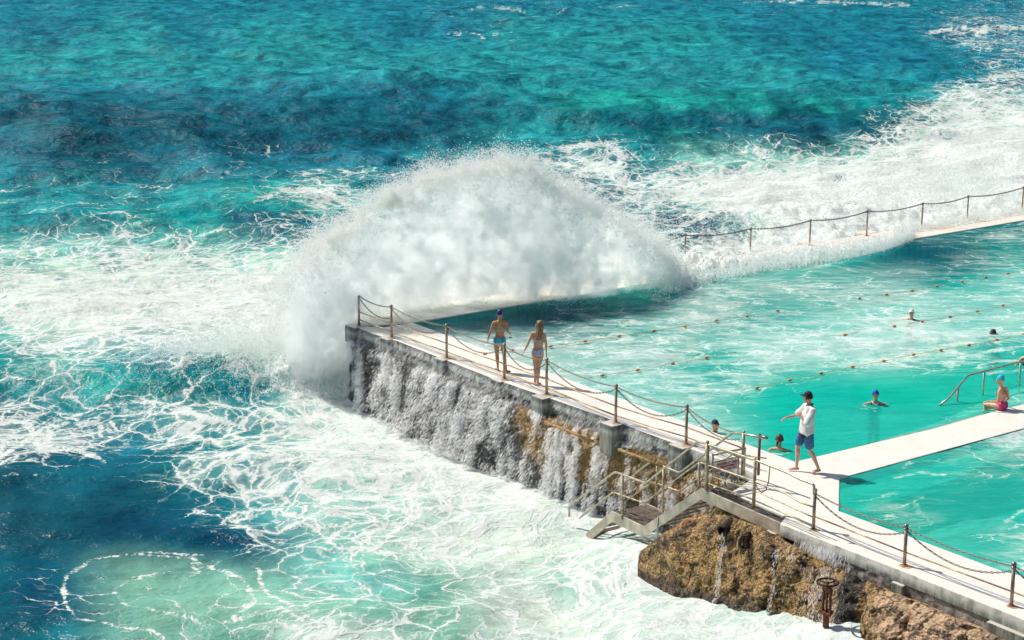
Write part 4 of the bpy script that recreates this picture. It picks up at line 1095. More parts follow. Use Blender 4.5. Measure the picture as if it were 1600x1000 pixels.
def jets():
    Cs, Ns, Ss = [], [], []
    for j in range(150):
        x0 = RNG.uniform(432, 1050); t0 = float(sil(np.array([x0]))[0][0]) + 8; bx, by = 740 + (x0 - 740) * .45, 520
        d = np.array([x0 - bx, (t0 - by)]); d /= np.hypot(*d); d = d + RNG.normal(size=2) * .18; L = RNG.uniform(8, 30) * (1.3 if 600 < x0 < 1000 else 1)
        n = int(RNG.uniform(120, 420)); r = RNG.beta(1, 2.2, n); w = (4.5 * (1 - r) + 1.2)
        px = x0 + d[0] * L * r + RNG.normal(size=n) * w; py = t0 + d[1] * L * r + RNG.normal(size=n) * w + 7 * r * r
        C = curtain(px, py, .25 + RNG.normal() * .35 + RNG.normal(size=n) * .08); Cs.append(C)
        Ns.append(np.array([-.45, -.45, .8]) + RNG.normal(size=(n, 3)) * .3); Ss.append(RNG.uniform(.008, .022, n))
    C = np.concatenate(Cs); flakes('spray_jets', C, np.concatenate(Ns), np.concatenate(Ss), M_SURF, {'aqua': np.zeros(len(C))}, parent=spl)
jets()
# ------------------------------------------------- water spilling over the far wall into the pool
SX = [1035, 1060, 1100, 1150, 1200, 1250, 1300, 1350, 1385, 1405, 1425]
SB = [455, 452, 444, 433, 422, 415, 409, 403, 394, 384, 373]
ST = [392, 396, 400, 400, 396, 392, 388, 380, 372, 369, 368]
sp_o = empty('foam_spill', at(1200, 410)); tag(sp_o, 'white surf tumbling over the far wall into the pool', 'surf', None, 'stuff')
def spill():
    n, m = 460, 90
    u = np.linspace(1035, 1425, n)[:, None]; v = np.linspace(0, 1, m)[None, :]
    b = np.interp(u, SX, SB) + 5 * fbm(u / 14, u * 0, s=960, o=4); t = np.interp(u, SX, ST) + 3 * fbm(u / 20, u * 0, s=965, o=3)
    px = u + 0 * v; py = t * (1 - v) + b * v
    P = atn(px, py, 0.0); P[..., 2] = np.interp(v[0], [0, .1, .55, .75, 1], [-.02, .03, .05, -.02, -.10])[None, :]
    e = np.sin(np.pi * v) ** .5 * smooth(0, .04, (u - 1035) / 390) * smooth(1, .9, (u - 1035) / 390) * np.interp(u, [1035, 1100, 1250, 1350, 1425], [1.4, 1.0, .75, .5, .2])
    lump = np.abs(fbm(P[..., 0] * 2.2, P[..., 1] * 2.2, s=970, o=5)) * 1.6 + .5 * vnoise(P[..., 0] * .8, P[..., 1] * .8, s=975)
    P[..., 2] += e * lump * .30
    mesh_np('spill_sheet', P.reshape(-1, 3), gridfaces(n, m)[:, ::-1], M_SURF, sp_o, True, {'aqua': np.clip(.25 * fbm(px / 20, py / 12, s=980, o=3) + .1, 0, 1).ravel()})
    k = 26000; uu = RNG.uniform(1030, 1428, k); bb = np.interp(uu, SX, SB); tt = np.interp(uu, SX, ST); vv = np.clip(RNG.beta(2, 1.2, k), 0, 1)
    yy = tt + (bb - tt) * vv + RNG.normal(size=k) * 2.5; C = atn(uu, yy, 0.0); C[:, 2] = np.abs(RNG.normal(size=k)) * .17 + .0
    N = np.array([0, -.5, .9]) + RNG.normal(size=(k, 3)) * .5
    flakes('spill_drops', C, N, RNG.uniform(.01, .03, k), M_SURF, {'aqua': RNG.uniform(0, .2, k)}, parent=sp_o)
spill()
# crest of the breaking wave and spray blown over the surf beyond the wall
def surf(cx, cy, sx, sy, k, hz, smin, smax, z0=SEA):
    px = cx + RNG.normal(size=k) * sx; py = cy + RNG.normal(size=k) * sy; P = atn(px, py, z0); z, _, _ = swell(P); z = z * (z0 < -1); P[:, 2] += z + np.abs(RNG.normal(size=k)) * hz
    return P
Ps = [surf(430, 585, 60, 12, 14000, .22, 0, 0), surf(330, 582, 55, 9, 5000, .12, 0, 0), surf(1500, 268, 55, 16, 9000, .35, 0, 0), surf(1440, 300, 90, 14, 7000, .25, 0, 0), surf(1250, 350, 120, 14, 5000, .2, 0, 0), surf(1036, 432, 17, 15, 9000, .45, 0, 0, 0.0), surf(380, 578, 70, 9, 9000, .3, 0, 0)]
q_ = RNG.uniform(1395, 1610, 7000); Pw = atn(q_, 360 - .165 * (q_ - 1420) + RNG.normal(size=7000) * 2.6 - 1, 0.0); Pw[:, 2] = np.abs(RNG.normal(size=7000)) * .10 * (.4 + vnoise(q_ / 14, q_ * 0)); Ps.append(Pw)
C = np.concatenate(Ps); k = len(C)
sf = flakes('surf_spray', C, np.array([0, -.6, .8]) + RNG.normal(size=(k, 3)) * .4, RNG.uniform(.008, .024, k) * (np.linalg.norm(C[:, :2], axis=1) / 50), M_SURF, {'aqua': RNG.uniform(0, .2, k)})
tag(sf, 'fine spray thrown up along the breaking crests around the pool', 'spray', None, 'stuff')
# ------------------------------------------------- the waterfall down the wall
G = WP; n_, m_ = G.shape[:2]; gpx, gpy = projn(G)
def falls(k):
    i = RNG.integers(0, n_, k); j = RNG.integers(2, m_ - 4, k); px = gpx[i, 75]; v = j / m_
    s = i / n_ * 22.0
    den = np.interp(px, [530, 560, 590, 640, 740, 800, 880, 960, 1040, 1100, 1180], [.40, .42, .55, .80, .80, .60, .52, .42, .30, .16, .05])
    col = fbm(s * 2.2 + .15 * v, v * .5, s=1000, o=3)                         # curtains
    det = fbm(s * 9, v * 5, s=1010, o=3)
    cl = fbm(s * 5, v * 2.2 + s * 2, s=1030, o=4)
    den = den + .8 * col * np.interp(px, [560, 640, 740, 820], [.9, .7, .7, 1]) + .9 * cl + .8 * det
    spk = fbm(s * 13, v * 5, s=1040, o=2); den = np.where(v < .17, 1, smooth(.16, .70, den)) * np.where(v < .17, den, .03 + 1.3 * smooth(-.08, .36, spk + .45 * col))
    brown = smooth(790, 870, px) * smooth(.56, .30, v) * (v > .2); den = den - .55 * brown * smooth(-.3, .3, fbm(s * 1.3, v * 2, s=1020, o=2) + .25)
    den = np.where(v < .17, (.03 + .38 * smooth(.0, .45, fbm(s * 16, v * .5, s=1050, o=3))) * smooth(1150, 1000, px) * (px > 545), den)
    bulge = np.interp(v, [0, .17, .25, .5, 1], [.13, .14, .12, .16, .18]) * (1 + .8 * np.interp(px, [560, 620, 740, 800], [0, 1, 1, 0]))
    keep = RNG.random(k) < np.clip(den, 0, 1); i, j, v, bulge = i[keep], j[keep], v[keep], bulge[keep]; k = keep.sum()
    C = G[i, j] + RNG.normal(size=(k, 3)) * .012; out = np.array([-v_.x, -v_.y, .25]); C += out * (bulge * RNG.uniform(.1, 1.3, k))[:, None]
    D = G[i, np.minimum(j + 3, m_ - 1)] - G[i, j]; D /= np.linalg.norm(D, axis=1)[:, None] + 1e-6; D = D * .5 + np.array([0, 0, -1]) + RNG.normal(size=(k, 3)) * np.where(v < .2, .03, .10)[:, None]
    N = out * .6 + RNG.normal(size=(k, 3)) * .28 + np.array(sdir) * 1.0
    return C, N, RNG.uniform(.005, .013, k) * np.where(v < .18, .6, 1), np.where(v < .18, RNG.uniform(.04, .12, k), RNG.uniform(.015, .075, k)), D
C, N, s, L, D = falls(210000)
wf = flakes('waterfall', C, N, s, M_FALL, None, L, D); tag(wf, 'torn white curtains of water running down the stone sea wall', 'waterfall', None, 'stuff')
# trickles over the rock at the right
def trickle():
    Cs, Ls, ss = [], [], []
    rpx, rpy = projn(RP.astype(float)); ni, mj = rpx.shape
    k = 60000; i = RNG.integers(0, ni, k); j = RNG.integers(8, mj - 30, k); px, py = rpx[i, j], rpy[i, j]; wob = 5 * fbm(py / 14, py * 0, s=1100, o=2)
    w = .9 * np.exp(-((px - 1134 + wob + (py - 850) * .12) / 2.2) ** 2) * (py > 832) + .8 * np.exp(-((px - 1216 + wob + (py - 880) * .1) / 2.0) ** 2) * (py > 858)
    w += np.exp(-((px - 1288) / 20) ** 2) * (py > 884) * .55 * smooth(-.3, .3, fbm(px / 4, py / 16, s=1110, o=3)) + .3 * np.exp(-((px - 1242) / 14) ** 2) * smooth(0, .4, fbm(px / 4, py / 16, s=1120, o=3))
    keep = RNG.random(k) < w; i, j = i[keep], j[keep]; C = RP[i, j] - np.array([v_.x, v_.y, 0]) * RNG.uniform(.05, .16, len(i))[:, None]
    Cs.append(C); Ls.append(RNG.uniform(.012, .05, len(i))); ss.append(RNG.uniform(.005, .011, len(i)))
    k = 900; px = RNG.normal(1284, 19, k); px = px[(px > 1240) & (px < 1328)]; k = len(px)
    for q in range(k):
        y0 = np.interp(px[q], [1219, 1413], [818, 893]) + 14 + RNG.uniform(0, 34); p = onedge(px[q], y0, .01 + RNG.uniform(-.02, .03)); Cs.append(np.array([p])); Ls.append(RNG.uniform(.05, .13, 1)); ss.append(RNG.uniform(.004, .008, 1))
    C = np.concatenate(Cs); k = len(C)
    return C, np.array([-v_.x, -v_.y, .4]) + RNG.normal(size=(k, 3)) * .35, np.concatenate(ss), np.concatenate(Ls), np.array([0, 0, -1]) + RNG.normal(size=(k, 3)) * .08
C, N, s, L, D = trickle()
tf_ = flakes('waterfall', C, N, s, M_FALL, None, L, D); tag(tf_, 'thin trickles and a small curtain of water falling over the ochre rock', 'waterfall', None, 'stuff')
# ================================================================== PEOPLE
def skin_mat(name, c):
    t = NT(name); n = t.noise(14, 3); col = t.mix(t.step(n, .3, .7), [q * .88 for q in c], [min(1, q * 1.12) for q in c])
    return t.fin(t.bsdf(col, .42, .4, Subsurface_Weight=.08, Subsurface_Radius=(.02, .008, .004), Subsurface_Scale=.5))
SK1 = skin_mat('skin_tan', (.50, .235, .13)); SK2 = skin_mat('skin_fair', (.60, .32, .21)); SK3 = skin_mat('skin_light', (.62, .35, .25)); SK4 = skin_mat('skin_warm', (.66, .36, .21))
def cloth(name, c, rough=.7, var=.12, vs=25): return simple(name, c, rough, .3, 0, var, vs, .002)
C_NAVY = cloth('navy_cap', (.02, .03, .16), .35); C_LIME = cloth('lime_strap', (.75, .85, .03)); C_TEAL = cloth('teal_swimwear', (.03, .40, .55), .5, .45, 40)
C_WHITE = cloth('white_shirt', (.78, .77, .73), .8, .05, 12); C_BLACK = cloth('black_cloth', (.018, .018, .03)); C_BLUE = cloth('blue_shorts', (.05, .17, .33), .7, .25, 18)
C_TURQ = cloth('turquoise_cap', (.03, .42, .62), .35); C_PINK = cloth('magenta_swimsuit', (.55, .03, .16), .5, .2); C_WCAP = cloth('white_cap', (.78, .78, .74), .35)
C_DSUIT = cloth('dark_swimsuit', (.03, .03, .06)); C_BCAP = cloth('blue_cap', (.02, .07, .42), .35); C_HAIRT = cloth('pink_hair_tie', (.8, .05, .2)); C_GOG = cloth('goggle_lens', (.03, .09, .25), .15)
C_GOGP = cloth('pink_goggle', (.7, .04, .12), .25); C_EYE = cloth('eye_dark', (.02, .015, .012), .2); C_LIP = cloth('lips', (.45, .12, .10))
def hair_mat(name, a, b):
    t = NT(name); n = t.noise(40, 3, .6, stretch=(1, 1, .12)); return t.fin(t.bsdf(t.mix(t.step(n, .35, .65), a, b), .45, .5, normal=t.bump(n, .01)))
H_BLOND = hair_mat('blonde_hair', (.10, .055, .025), (.42, .27, .12)); H_DARK = hair_mat('dark_hair', (.03, .018, .012), (.11, .065, .04))
t = NT('patterned_bikini'); n = t.noise(26, 3, .6, 1.5); C_PAT = t.fin(t.bsdf(t.mix(t.step(n, .46, .52), (.75, .78, .85), (.08, .20, .50)), .6))

class Fig:
    """a body laid out as overlapping tapered limbs, fused into one skin"""
    def __init__(s): s.mb = MB(); s.bones = []
    def limb(s, pts, rad, side=(1, 0, 0), label=None, n=14):
        P = [Vector(p) for p in pts]; R_ = [(r, r) if not isinstance(r, tuple) else r for r in rad]
        d0 = (P[0] - P[1]).normalized(); d1 = (P[-1] - P[-2]).normalized()
        P = [P[0] + d0 * R_[0][1] * .75, P[0] + d0 * R_[0][1] * .45] + P + [P[-1] + d1 * R_[-1][1] * .45, P[-1] + d1 * R_[-1][1] * .75]
        R_ = [(R_[0][0] * .35, R_[0][1] * .35), (R_[0][0] * .8, R_[0][1] * .8)] + R_ + [(R_[-1][0] * .8, R_[-1][1] * .8), (R_[-1][0] * .35, R_[-1][1] * .35)]
        sd0 = Vector(side); base = len(s.mb.v); m = len(P)
        for i, p in enumerate(P):
            d = (P[min(i + 1, m - 1)] - P[max(i - 1, 0)]).normalized()
            sd = sd0 - d * sd0.dot(d)
            if sd.length < .05: sd = Vector((0, 1, 0)) - d * d.y
            sd.normalize(); u = d.cross(sd)
            for k in range(n):
                a = 2 * math.pi * k / n; s.mb.v.append(tuple(p + sd * math.cos(a) * R_[i][0] + u * math.sin(a) * R_[i][1]))
        for i in range(m - 1):
            for k in range(n):
                a = base + i * n + k; b = base + i * n + (k + 1) % n; s.mb.f.append((a, b, b + n, a + n))
        s.mb.f.append(tuple(base + k for k in range(n))[::-1]); s.mb.f.append(tuple(base + (m - 1) * n + k for k in range(n)))
        if label: s.bones.append((label, [tuple(p) for p in P[2:-2]]))
    def ball(s, c, r, sc=(1, 1, 1)): s.mb.ball(c, r, 14, 10, sc)
    def hand(s, w, d, pn, curl=.5, sc=1.0, thumb=None, spread=.12):
        """wrist point, direction of the hand, palm normal (the side the fingers close on)"""
        d = Vector(d).normalized(); pn = Vector(pn); pn = (pn - d * pn.dot(d)).normalized(); sd = d.cross(pn)
        if thumb is not None and sd.dot(Vector(thumb)) < 0: sd = -sd           # sd points to the thumb side
        w = Vector(w); s.limb([w, w + d * .045 * sc, w + d * .082 * sc], [(.025 * sc, .019 * sc), (.038 * sc, .016 * sc), (.040 * sc, .013 * sc)], sd)
        for k, (o, L) in enumerate(((.029, .072), (.010, .080), (-.010, .075), (-.028, .060))):
            b = w + d * .084 * sc + sd * o * sc; dd = (d + sd * o * spread * 14).normalized(); c = curl * (1 + .15 * k)
            p1 = b + (dd * math.cos(c * .6) + pn * math.sin(c * .6)) * L * .45 * sc
            p2 = p1 + (dd * math.cos(c * 1.5) + pn * math.sin(c * 1.5)) * L * .32 * sc
            p3 = p2 + (dd * math.cos(c * 2.2) + pn * math.sin(c * 2.2)) * L * .24 * sc
            s.limb([b - dd * .012, p1, p2, p3], [.0095 * sc, .009 * sc, .0082 * sc, .007 * sc], sd, n=8)
        b = w + d * .028 * sc + sd * .027 * sc
        p1 = b + (d * .6 + sd * .75 + pn * .25).normalized() * .036 * sc; p2 = p1 + (d * .85 + sd * .3 + pn * .4).normalized() * .032 * sc
        s.limb([b, p1, p2], [.012 * sc, .0105 * sc, .008 * sc], pn, n=8)
    def arm(s, sh, el, wr, k=1.0, side=(0, 1, 0), nm='arm'):
        sh, el, wr = Vector(sh), Vector(el), Vector(wr)
        s.limb([sh, sh.lerp(el, .25), sh.lerp(el, .6), el, el.lerp(wr, .25), el.lerp(wr, .6), wr], [.046 * k, .046 * k, .040 * k, .034 * k, .036 * k, .029 * k, (.024 * k, .020 * k)], side, nm)
    def leg(s, hp, kn, an, toe, k=1.0, nm='leg'):
        hp, kn, an = Vector(hp), Vector(kn), Vector(an); td = (Vector(toe) - an); td.z = 0; td.normalize()
        bk = -td * .018
        s.limb([hp, hp.lerp(kn, .3), hp.lerp(kn, .7), kn, kn.lerp(an, .28) + bk, kn.lerp(an, .65) + bk * .4, an], [.086 * k, .083 * k, .063 * k, .050 * k, .054 * k, .038 * k, .031 * k], (1, 0, 0), nm)
        sd = Vector((-td.y, td.x, 0)); z = an.z - .045
        heel = Vector((an.x, an.y, 0)) - td * .04 + Vector((0, 0, z)); 
        s.limb([heel, heel + td * .07 + Vector((0, 0, .004)), heel + td * .15 + Vector((0, 0, -.008)), heel + td * .195 + Vector((0, 0, -.014))], [(.029, .030), (.034, .034), (.041, .022), (.040, .015)], sd)
        for q, (o, L) in enumerate(((-.026, .035), (-.010, .036), (.004, .034), (.017, .030), (.029, .026))):
            b = heel + td * .19 + sd * o + Vector((0, 0, -.018)); s.limb([b, b + td * L], [.0105 if q == 0 else .008] * 2, sd, n=6)
    def head(s, c, fd, k=1.0, tilt=0):
        """skull centre, facing direction"""
        c = Vector(c); fd = Vector(fd).normalized(); sd = fd.cross(Vector((0, 0, 1))).normalized(); up = sd.cross(fd)
        s.hc, s.hf, s.hs, s.hu, s.hk = c, fd, sd, up, k
        q = lambda f, r, u: c + (fd * f + sd * r + up * u) * k
        s.limb([q(-.012, 0, .055), q(-.005, 0, 0), q(.012, 0, -.05), q(.030, 0, -.095)], [(.066 * k, .076 * k), (.077 * k, .093 * k), (.066 * k, .080 * k), (.040 * k, .046 * k)], sd, 'head', 18)
        s.limb([q(.083, 0, .012), q(.098, 0, -.018), q(.108, 0, -.036)], [(.008 * k, .010 * k), (.011 * k, .013 * k), (.015 * k, .013 * k)], sd, n=8)      # nose
        s.limb([q(.080, -.022, -.066), q(.088, 0, -.066), q(.080, .022, -.066)], [.008 * k, .011 * k, .008 * k], up, n=8)                          # mouth
        s.limb([q(.072, -.035, .030), q(.086, 0, .026), q(.072, .035, .030)], [.011 * k, .012 * k, .011 * k], up, n=8)                              # brow
        s.ball(q(.055, 0, -.108), .027 * k)                                                                                                  # chin
        for e in (-1, 1): s.limb([q(-.005, e * .078, .022), q(-.012, e * .084, -.005), q(-.002, e * .079, -.032)], [(.007, .014), (.008, .017), (.006, .010)], sd, n=8)
    def build(s, label, group=None, loc=(0, 0, 0), mat=None, vox=.0075, sc=1.0, cat='person'):
        me = bpy.data.meshes.new('person'); me.from_pydata(s.mb.v, [], s.mb.f); me.update()
        o = bpy.data.objects.new('tmp', me); COL.objects.link(o)
        r = o.modifiers.new('r', 'REMESH'); r.mode = 'VOXEL'; r.voxel_size = vox; r.use_smooth_shade = True
        sm = o.modifiers.new('s', 'CORRECTIVE_SMOOTH'); sm.iterations = 4; sm.factor = .5; sm.use_only_smooth = True
        dg = bpy.context.evaluated_depsgraph_get(); m2 = bpy.data.meshes.new_from_object(o.evaluated_get(dg)); bpy.data.objects.remove(o)
        m2.name = 'person'
        m2.polygons.foreach_set('use_smooth', [True] * len(m2.polygons))
        s.o = bpy.data.objects.new('person', m2); COL.objects.link(s.o); m2.materials.clear(); m2.materials.append(mat)
        s.o.location = loc; s.o.scale = (sc, sc, sc)
        tag(s.o, label, cat, group)
        n = len(m2.vertices); co = np.empty(n * 3, np.float32); m2.vertices.foreach_get('co', co); s.co = co.reshape(-1, 3)
        no = np.empty(n * 3, np.float32); m2.vertices.foreach_get('normal', no); s.no = no.reshape(-1, 3)
        # nearest bone of every skin point
        D = []
        for lb, pts in s.bones:
            d = np.full(n, 1e9)
            for a, b in zip(pts[:-1], pts[1:]):
                a, b = np.array(a), np.array(b); v = b - a; t = np.clip(((s.co - a) @ v) / (v @ v + 1e-9), 0, 1); d = np.minimum(d, np.linalg.norm(s.co - a - t[:, None] * v, axis=1))
            D.append(d)
        s.near = np.argmin(np.array(D), 0); s.lb = [b[0] for b in s.bones]
        return s.o
    def isb(s, *names): return np.isin(s.near, [i for i, l in enumerate(s.lb) if l in names])
    def garment(s, name, mask, mat, off=.004, th=.003, smooth_it=0, one=False):
        me = s.o.data; keep = []
        idx = np.where(mask)[0]; mp = -np.ones(len(mask), int); mp[idx] = np.arange(len(idx))
        for p in me.polygons:
            v = list(p.vertices)
            if all(mask[i] for i in v): keep.append([mp[i] for i in v])
        if one and keep:                       # only the largest connected piece
            pr = list(range(len(idx)))
            def fd(a):
                while pr[a] != a: pr[a] = pr[pr[a]]; a = pr[a]
                return a
            for q in keep:
                for a in q[1:]: pr[fd(a)] = fd(q[0])
            cnt = {}
            for q in keep: r = fd(q[0]); cnt[r] = cnt.get(r, 0) + 1
            bst = max(cnt, key=cnt.get); keep = [q for q in keep if fd(q[0]) == bst]
        V = s.co[idx] + s.no[idx] * off
        g = bpy.data.meshes.new(name); used = sorted({a for q in keep for a in q}); rm = {a: i for i, a in enumerate(used)}; g.from_pydata([tuple(V[a]) for a in used], [], [[rm[a] for a in q] for q in keep]); g.update(); g.polygons.foreach_set('use_smooth', [True] * len(g.polygons))
        o = bpy.data.objects.new(name, g); COL.objects.link(o); g.materials.append(mat); o.parent = s.o
        if smooth_it:
            q = o.modifiers.new('sm', 'SMOOTH'); q.iterations = smooth_it; q.factor = .5
        q = o.modifiers.new('th', 'SOLIDIFY'); q.thickness = th; q.offset = 1
        return o
    def part(s, name, mb, mat, sm=True):
        o = mb.build(name, mat, None, sm); o.parent = s.o; return o
    def face(s, eyes=True):
        q = lambda f, r, u: s.hc + (s.hf * f + s.hs * r + s.hu * u) * s.hk
        for e in (-1, 1):
            m = MB(); m.ball(q(.079, e * .030, .006), .0105 * s.hk, 8, 6, (1, 1, .7)); s.part('eye', m, C_EYE)
        m = MB(); m.tube([q(.092, -.018, -.067), q(.0985, 0, -.066), q(.092, .018, -.067)], .005, 6); s.part('lips', m, C_LIP)
    def cap(s, name, mat, low=.018, off=.008, tail=0):
        q = s.co - np.array(s.hc); f = q @ np.array(s.hf); u = q @ np.array(s.hu)
        d = np.linalg.norm(q, axis=1)
        mask = (d < .15) & (u > low + .32 * f) & s.isb('head')
        return s.garment(name, mask, mat, off, .004, 3, True)
    def goggles(s, mat, strap, neck=False):
        q = lambda f, r, u: s.hc + (s.hf * f + s.hs * r + s.hu * u) * s.hk
        m = MB()
        for e in (-1, 1): m.ball(q(.086, e * .031, .006), .021, 10, 6, (1, 1, .75))
        m.tube([q(.098, -.012, .006), q(.098, .012, .006)], .005, 6)
        o = s.part('goggles', m, mat)
        m = MB(); m.tube([q(.080, .048, .008), q(.03, .083, .012), q(-.04, .084, .018), q(-.098, .03, .022), q(-.098, -.03, .022), q(-.04, -.084, .018), q(.03, -.083, .012), q(.080, -.048, .008)], .006, 6); s.part('goggle_strap', m, strap)
def torso(F_, pel, ch, nk, shL, shR, hpL, hpR, w=1.0, fem=True, face=(0, 1, 0)):
    pel, ch, nk = Vector(pel), Vector(ch), Vector(nk); sd = (Vector(shR) - Vector(shL)); sd.z = 0; sd.normalize()
    ws = .118 if fem else .135; hs = .155 if fem else .145; cs = .138 if fem else .165
    P = [pel + Vector((0, 0, -.06)), pel + Vector((0, 0, .02)), pel.lerp(ch, .38), pel.lerp(ch, .75), ch, ch.lerp(nk, .55)]
    F_.limb(P[:3], [(hs * .92 * w, .098 * w), (hs * w, .105 * w), (ws * w, .078 * w)], sd, 'pelvis', 20)
    F_.limb(P[2:], [(ws * w, .078 * w), (cs * .94 * w, .094 * w), (cs * w, .096 * w), (.105 * w, .065 * w)], sd, 'chest', 20)
    F_.limb([Vector(shL), ch.lerp(nk, .72), Vector(shR)], [.046 * w, (.058 * w), .046 * w], (0, 1, 0), 'chest', 12)
    for a, b in ((shL, hpL), (shR, hpR)):                     # sides of the back
        F_.limb([Vector(a) + Vector((0, 0, -.05)), Vector(a).lerp(ch, .45) + Vector((0, 0, -.14))], [.045 * w, .05 * w], sd, 'chest', 10)
    fb = Vector(face).normalized()
    for h in (hpL, hpR):
        h = Vector(h); F_.limb([h + Vector((0, 0, .05)) - fb * .035, h - fb * .045 + Vector((0, 0, -.02))], [.078 * w, .080 * w], sd, 'pelvis', 12)
    if fem:
        for e in (-1, 1): F_.ball(ch + fb * .075 + sd * e * .065 + Vector((0, 0, -.01)), .056)
def neck(F_, nk, hc): F_.limb([Vector(nk) + Vector((0, 0, -.03)), Vector(nk).lerp(Vector(hc), .5), Vector(hc) + Vector((0, 0, -.05))], [.056, .050, .050], (1, 0, 0), 'neck', 12)

# ---- woman with the navy cap
f = Fig(); fc = Vector((-.12, 1, 0)).normalized()
pel, ch, nk = (-.055, 0, .875), (-.045, .0, 1.205), (-.045, .0, 1.375); sL, sR = (-.205, -.01, 1.31), (.115, .01, 1.31); hL, hR = (-.135, 0, .83), (.025, 0, .83)
torso(f, pel, ch, nk, sL, sR, hL, hR, 1.0, True, fc); hc = (-.052, .02, 1.545); neck(f, nk, hc); f.head(hc, fc, .97)
f.arm(sL, (-.30, -.02, 1.075), (-.352, .04, .875), .92); f.hand((-.352, .04, .875), (-.15, .25, -.9), (.9, .1, 0), .45, .95, (0, 1, 0))
f.arm(sR, (.155, -.03, 1.075), (.195, .16, 1.02), .92); f.hand((.195, .16, 1.02), (.15, .8, -.25), (0, -.2, -1), 1.1, .95, (-1, 0, 0))
f.leg(hL, (-.125, .05, .455), (-.10, .10, .085), (-.14, .3, 0), .98); f.leg(hR, (.065, .02, .455), (.115, -.09, .075), (.22, .08, 0), .98)
o = f.build('woman in navy swim cap, lime strapped top and teal bikini bottoms, seen from behind', 'women walking on the wall', at(784, 581, .004), SK1)
z, x, y = f.co[:, 2], f.co[:, 0], f.co[:, 1]; bk = f.no[:, 1] < .25
f.cap('swim_cap', C_NAVY, .0)
tr = f.isb('pelvis', 'leg'); b = tr & (z < .925) & (z > .80 - .0 + .22 * np.abs(x + .055) * 1.0 * (1) - .03) & (z > .775)
f.garment('bikini_bottom', b, C_TEAL, .004)
f.garment('bikini_trim', tr & (np.abs(z - (.775 + .38 * np.clip(x + .055, 0, 1))) < .010) & (x > -.06) & bk, C_LIME, .007)
t_ = f.isb('chest'); f.garment('bikini_top', t_ & (z > 1.125) & (z < 1.165), C_TEAL, .004); f.garment('bikini_band', t_ & (z > 1.112) & (z < 1.126), C_LIME, .006)
X = x + .045
f.garment('cross_strap', t_ & bk & (z > 1.15) & (z < 1.40) & (np.minimum(np.abs(X - (z - 1.25) * .55), np.abs(X + (z - 1.25) * .55)) < .0105), C_LIME, .006)
m = MB(); hp_ = Vector((.215, .235, .965))
for e in (0, 1): m.ball(hp_ + Vector((.03 * e - .01, 0, -.10 - .01 * e)), .024, 8, 6, (1, .6, .8))
gg = m.build('swim_goggles', C_GOG, None, True); gg.location = o.location; tag(gg, 'swim goggles dangling from the hand of the woman in the navy cap', 'goggles')
m = MB(); m.tube([hp_ + Vector((-.03, 0, -.10)), hp_ + Vector((-.025, 0, -.03)), hp_ + Vector((0, 0, 0)), hp_ + Vector((.035, 0, -.04)), hp_ + Vector((.045, 0, -.11))], .004, 5)
q = m.build('strap', C_WHITE, None, True); q.parent = gg

# ---- woman with long fair hair
f = Fig(); fc = Vector((.25, 1, 0)).normalized()
pel, ch, nk = (.035, 0, .875), (.06, 0, 1.20), (.08, 0, 1.385); sL, sR = (-.10, .03, 1.33), (.20, -.03, 1.305); hL, hR = (-.035, .0, .82), (.11, .0, .82)
torso(f, pel, ch, nk, sL, sR, hL, hR, 1.0, True, fc); hc = (.09, .02, 1.545); neck(f, nk, hc); f.head(hc, fc, .97)
f.arm(sL, (-.205, .0, 1.09), (-.30, -.06, .90), .9); f.hand((-.30, -.06, .90), (-.45, -.25, -.6), (.1, -.3, -.9), .5, .95, (0, 1, 0))
f.arm(sR, (.245, -.03, 1.04), (.25, .02, .80), .9); f.hand((.25, .02, .80), (0, .1, -1), (-1, .2, 0), .5, .95, (0, 1, 0))
f.leg(hL, (-.025, .02, .45), (-.03, .0, .08), (-.10, .16, 0), .98); f.leg(hR, (.06, .0, .45), (.035, -.06, .08), (.10, .10, 0), .98)
o = f.build('woman with long blonde hair in a white and blue patterned bikini, seen from behind', 'women walking on the wall', at(838, 601, .004), SK2)
z, x, y = f.co[:, 2], f.co[:, 0], f.co[:, 1]; bk = f.no[:, 1] < .2
tr = f.isb('pelvis', 'leg'); f.garment('bikini_bottom', tr & (z < .925 - .02 * np.abs(x)) & (z > .775 + 1.0 * np.maximum(np.abs(x - .035) - .035, 0)), C_PAT, .004)
f.garment('bikini_top', f.isb('chest') & (z > 1.135) & (z < 1.165 + .03 * (f.no[:, 1] > .3)), C_PAT, .005)
m = Fig(); q = lambda ff, r, u: f.hc + (f.hf * ff + f.hs * r + f.hu * u) * .97
m.limb([q(-.02, 0, .07), q(-.035, 0, .0), q(-.06, 0, -.08)], [(.088, .085), (.095, .092), (.085, .062)], f.hs, 'h', 18)
m.limb([q(-.06, 0, -.05), q(-.095, -.005, -.16), q(-.105, -.01, -.28), q(-.09, -.02, -.40), q(-.085, -.03, -.46)], [(.085, .045), (.070, .036), (.055, .030), (.036, .022), (.014, .012)], f.hs, 'h', 16)
for k in range(9):
    a = (k - 4) * .016; m.limb([q(-.05, a * 1.6, .03), q(-.125 + abs(a), a * 1.3, -.15), q(-.125, a - .01, -.33), q(-.10, a * .7 - .03, -.43 - .04 * random.random())], [.016, .013, .011, .005], f.hs, 'h', 6)
hm = m.mb; me = bpy.data.meshes.new('hair'); me.from_pydata(hm.v, [], hm.f); ho = bpy.data.objects.new('hair', me); COL.objects.link(ho); me.materials.append(H_BLOND); ho.parent = o
me.polygons.foreach_set('use_smooth', [True] * len(me.polygons))

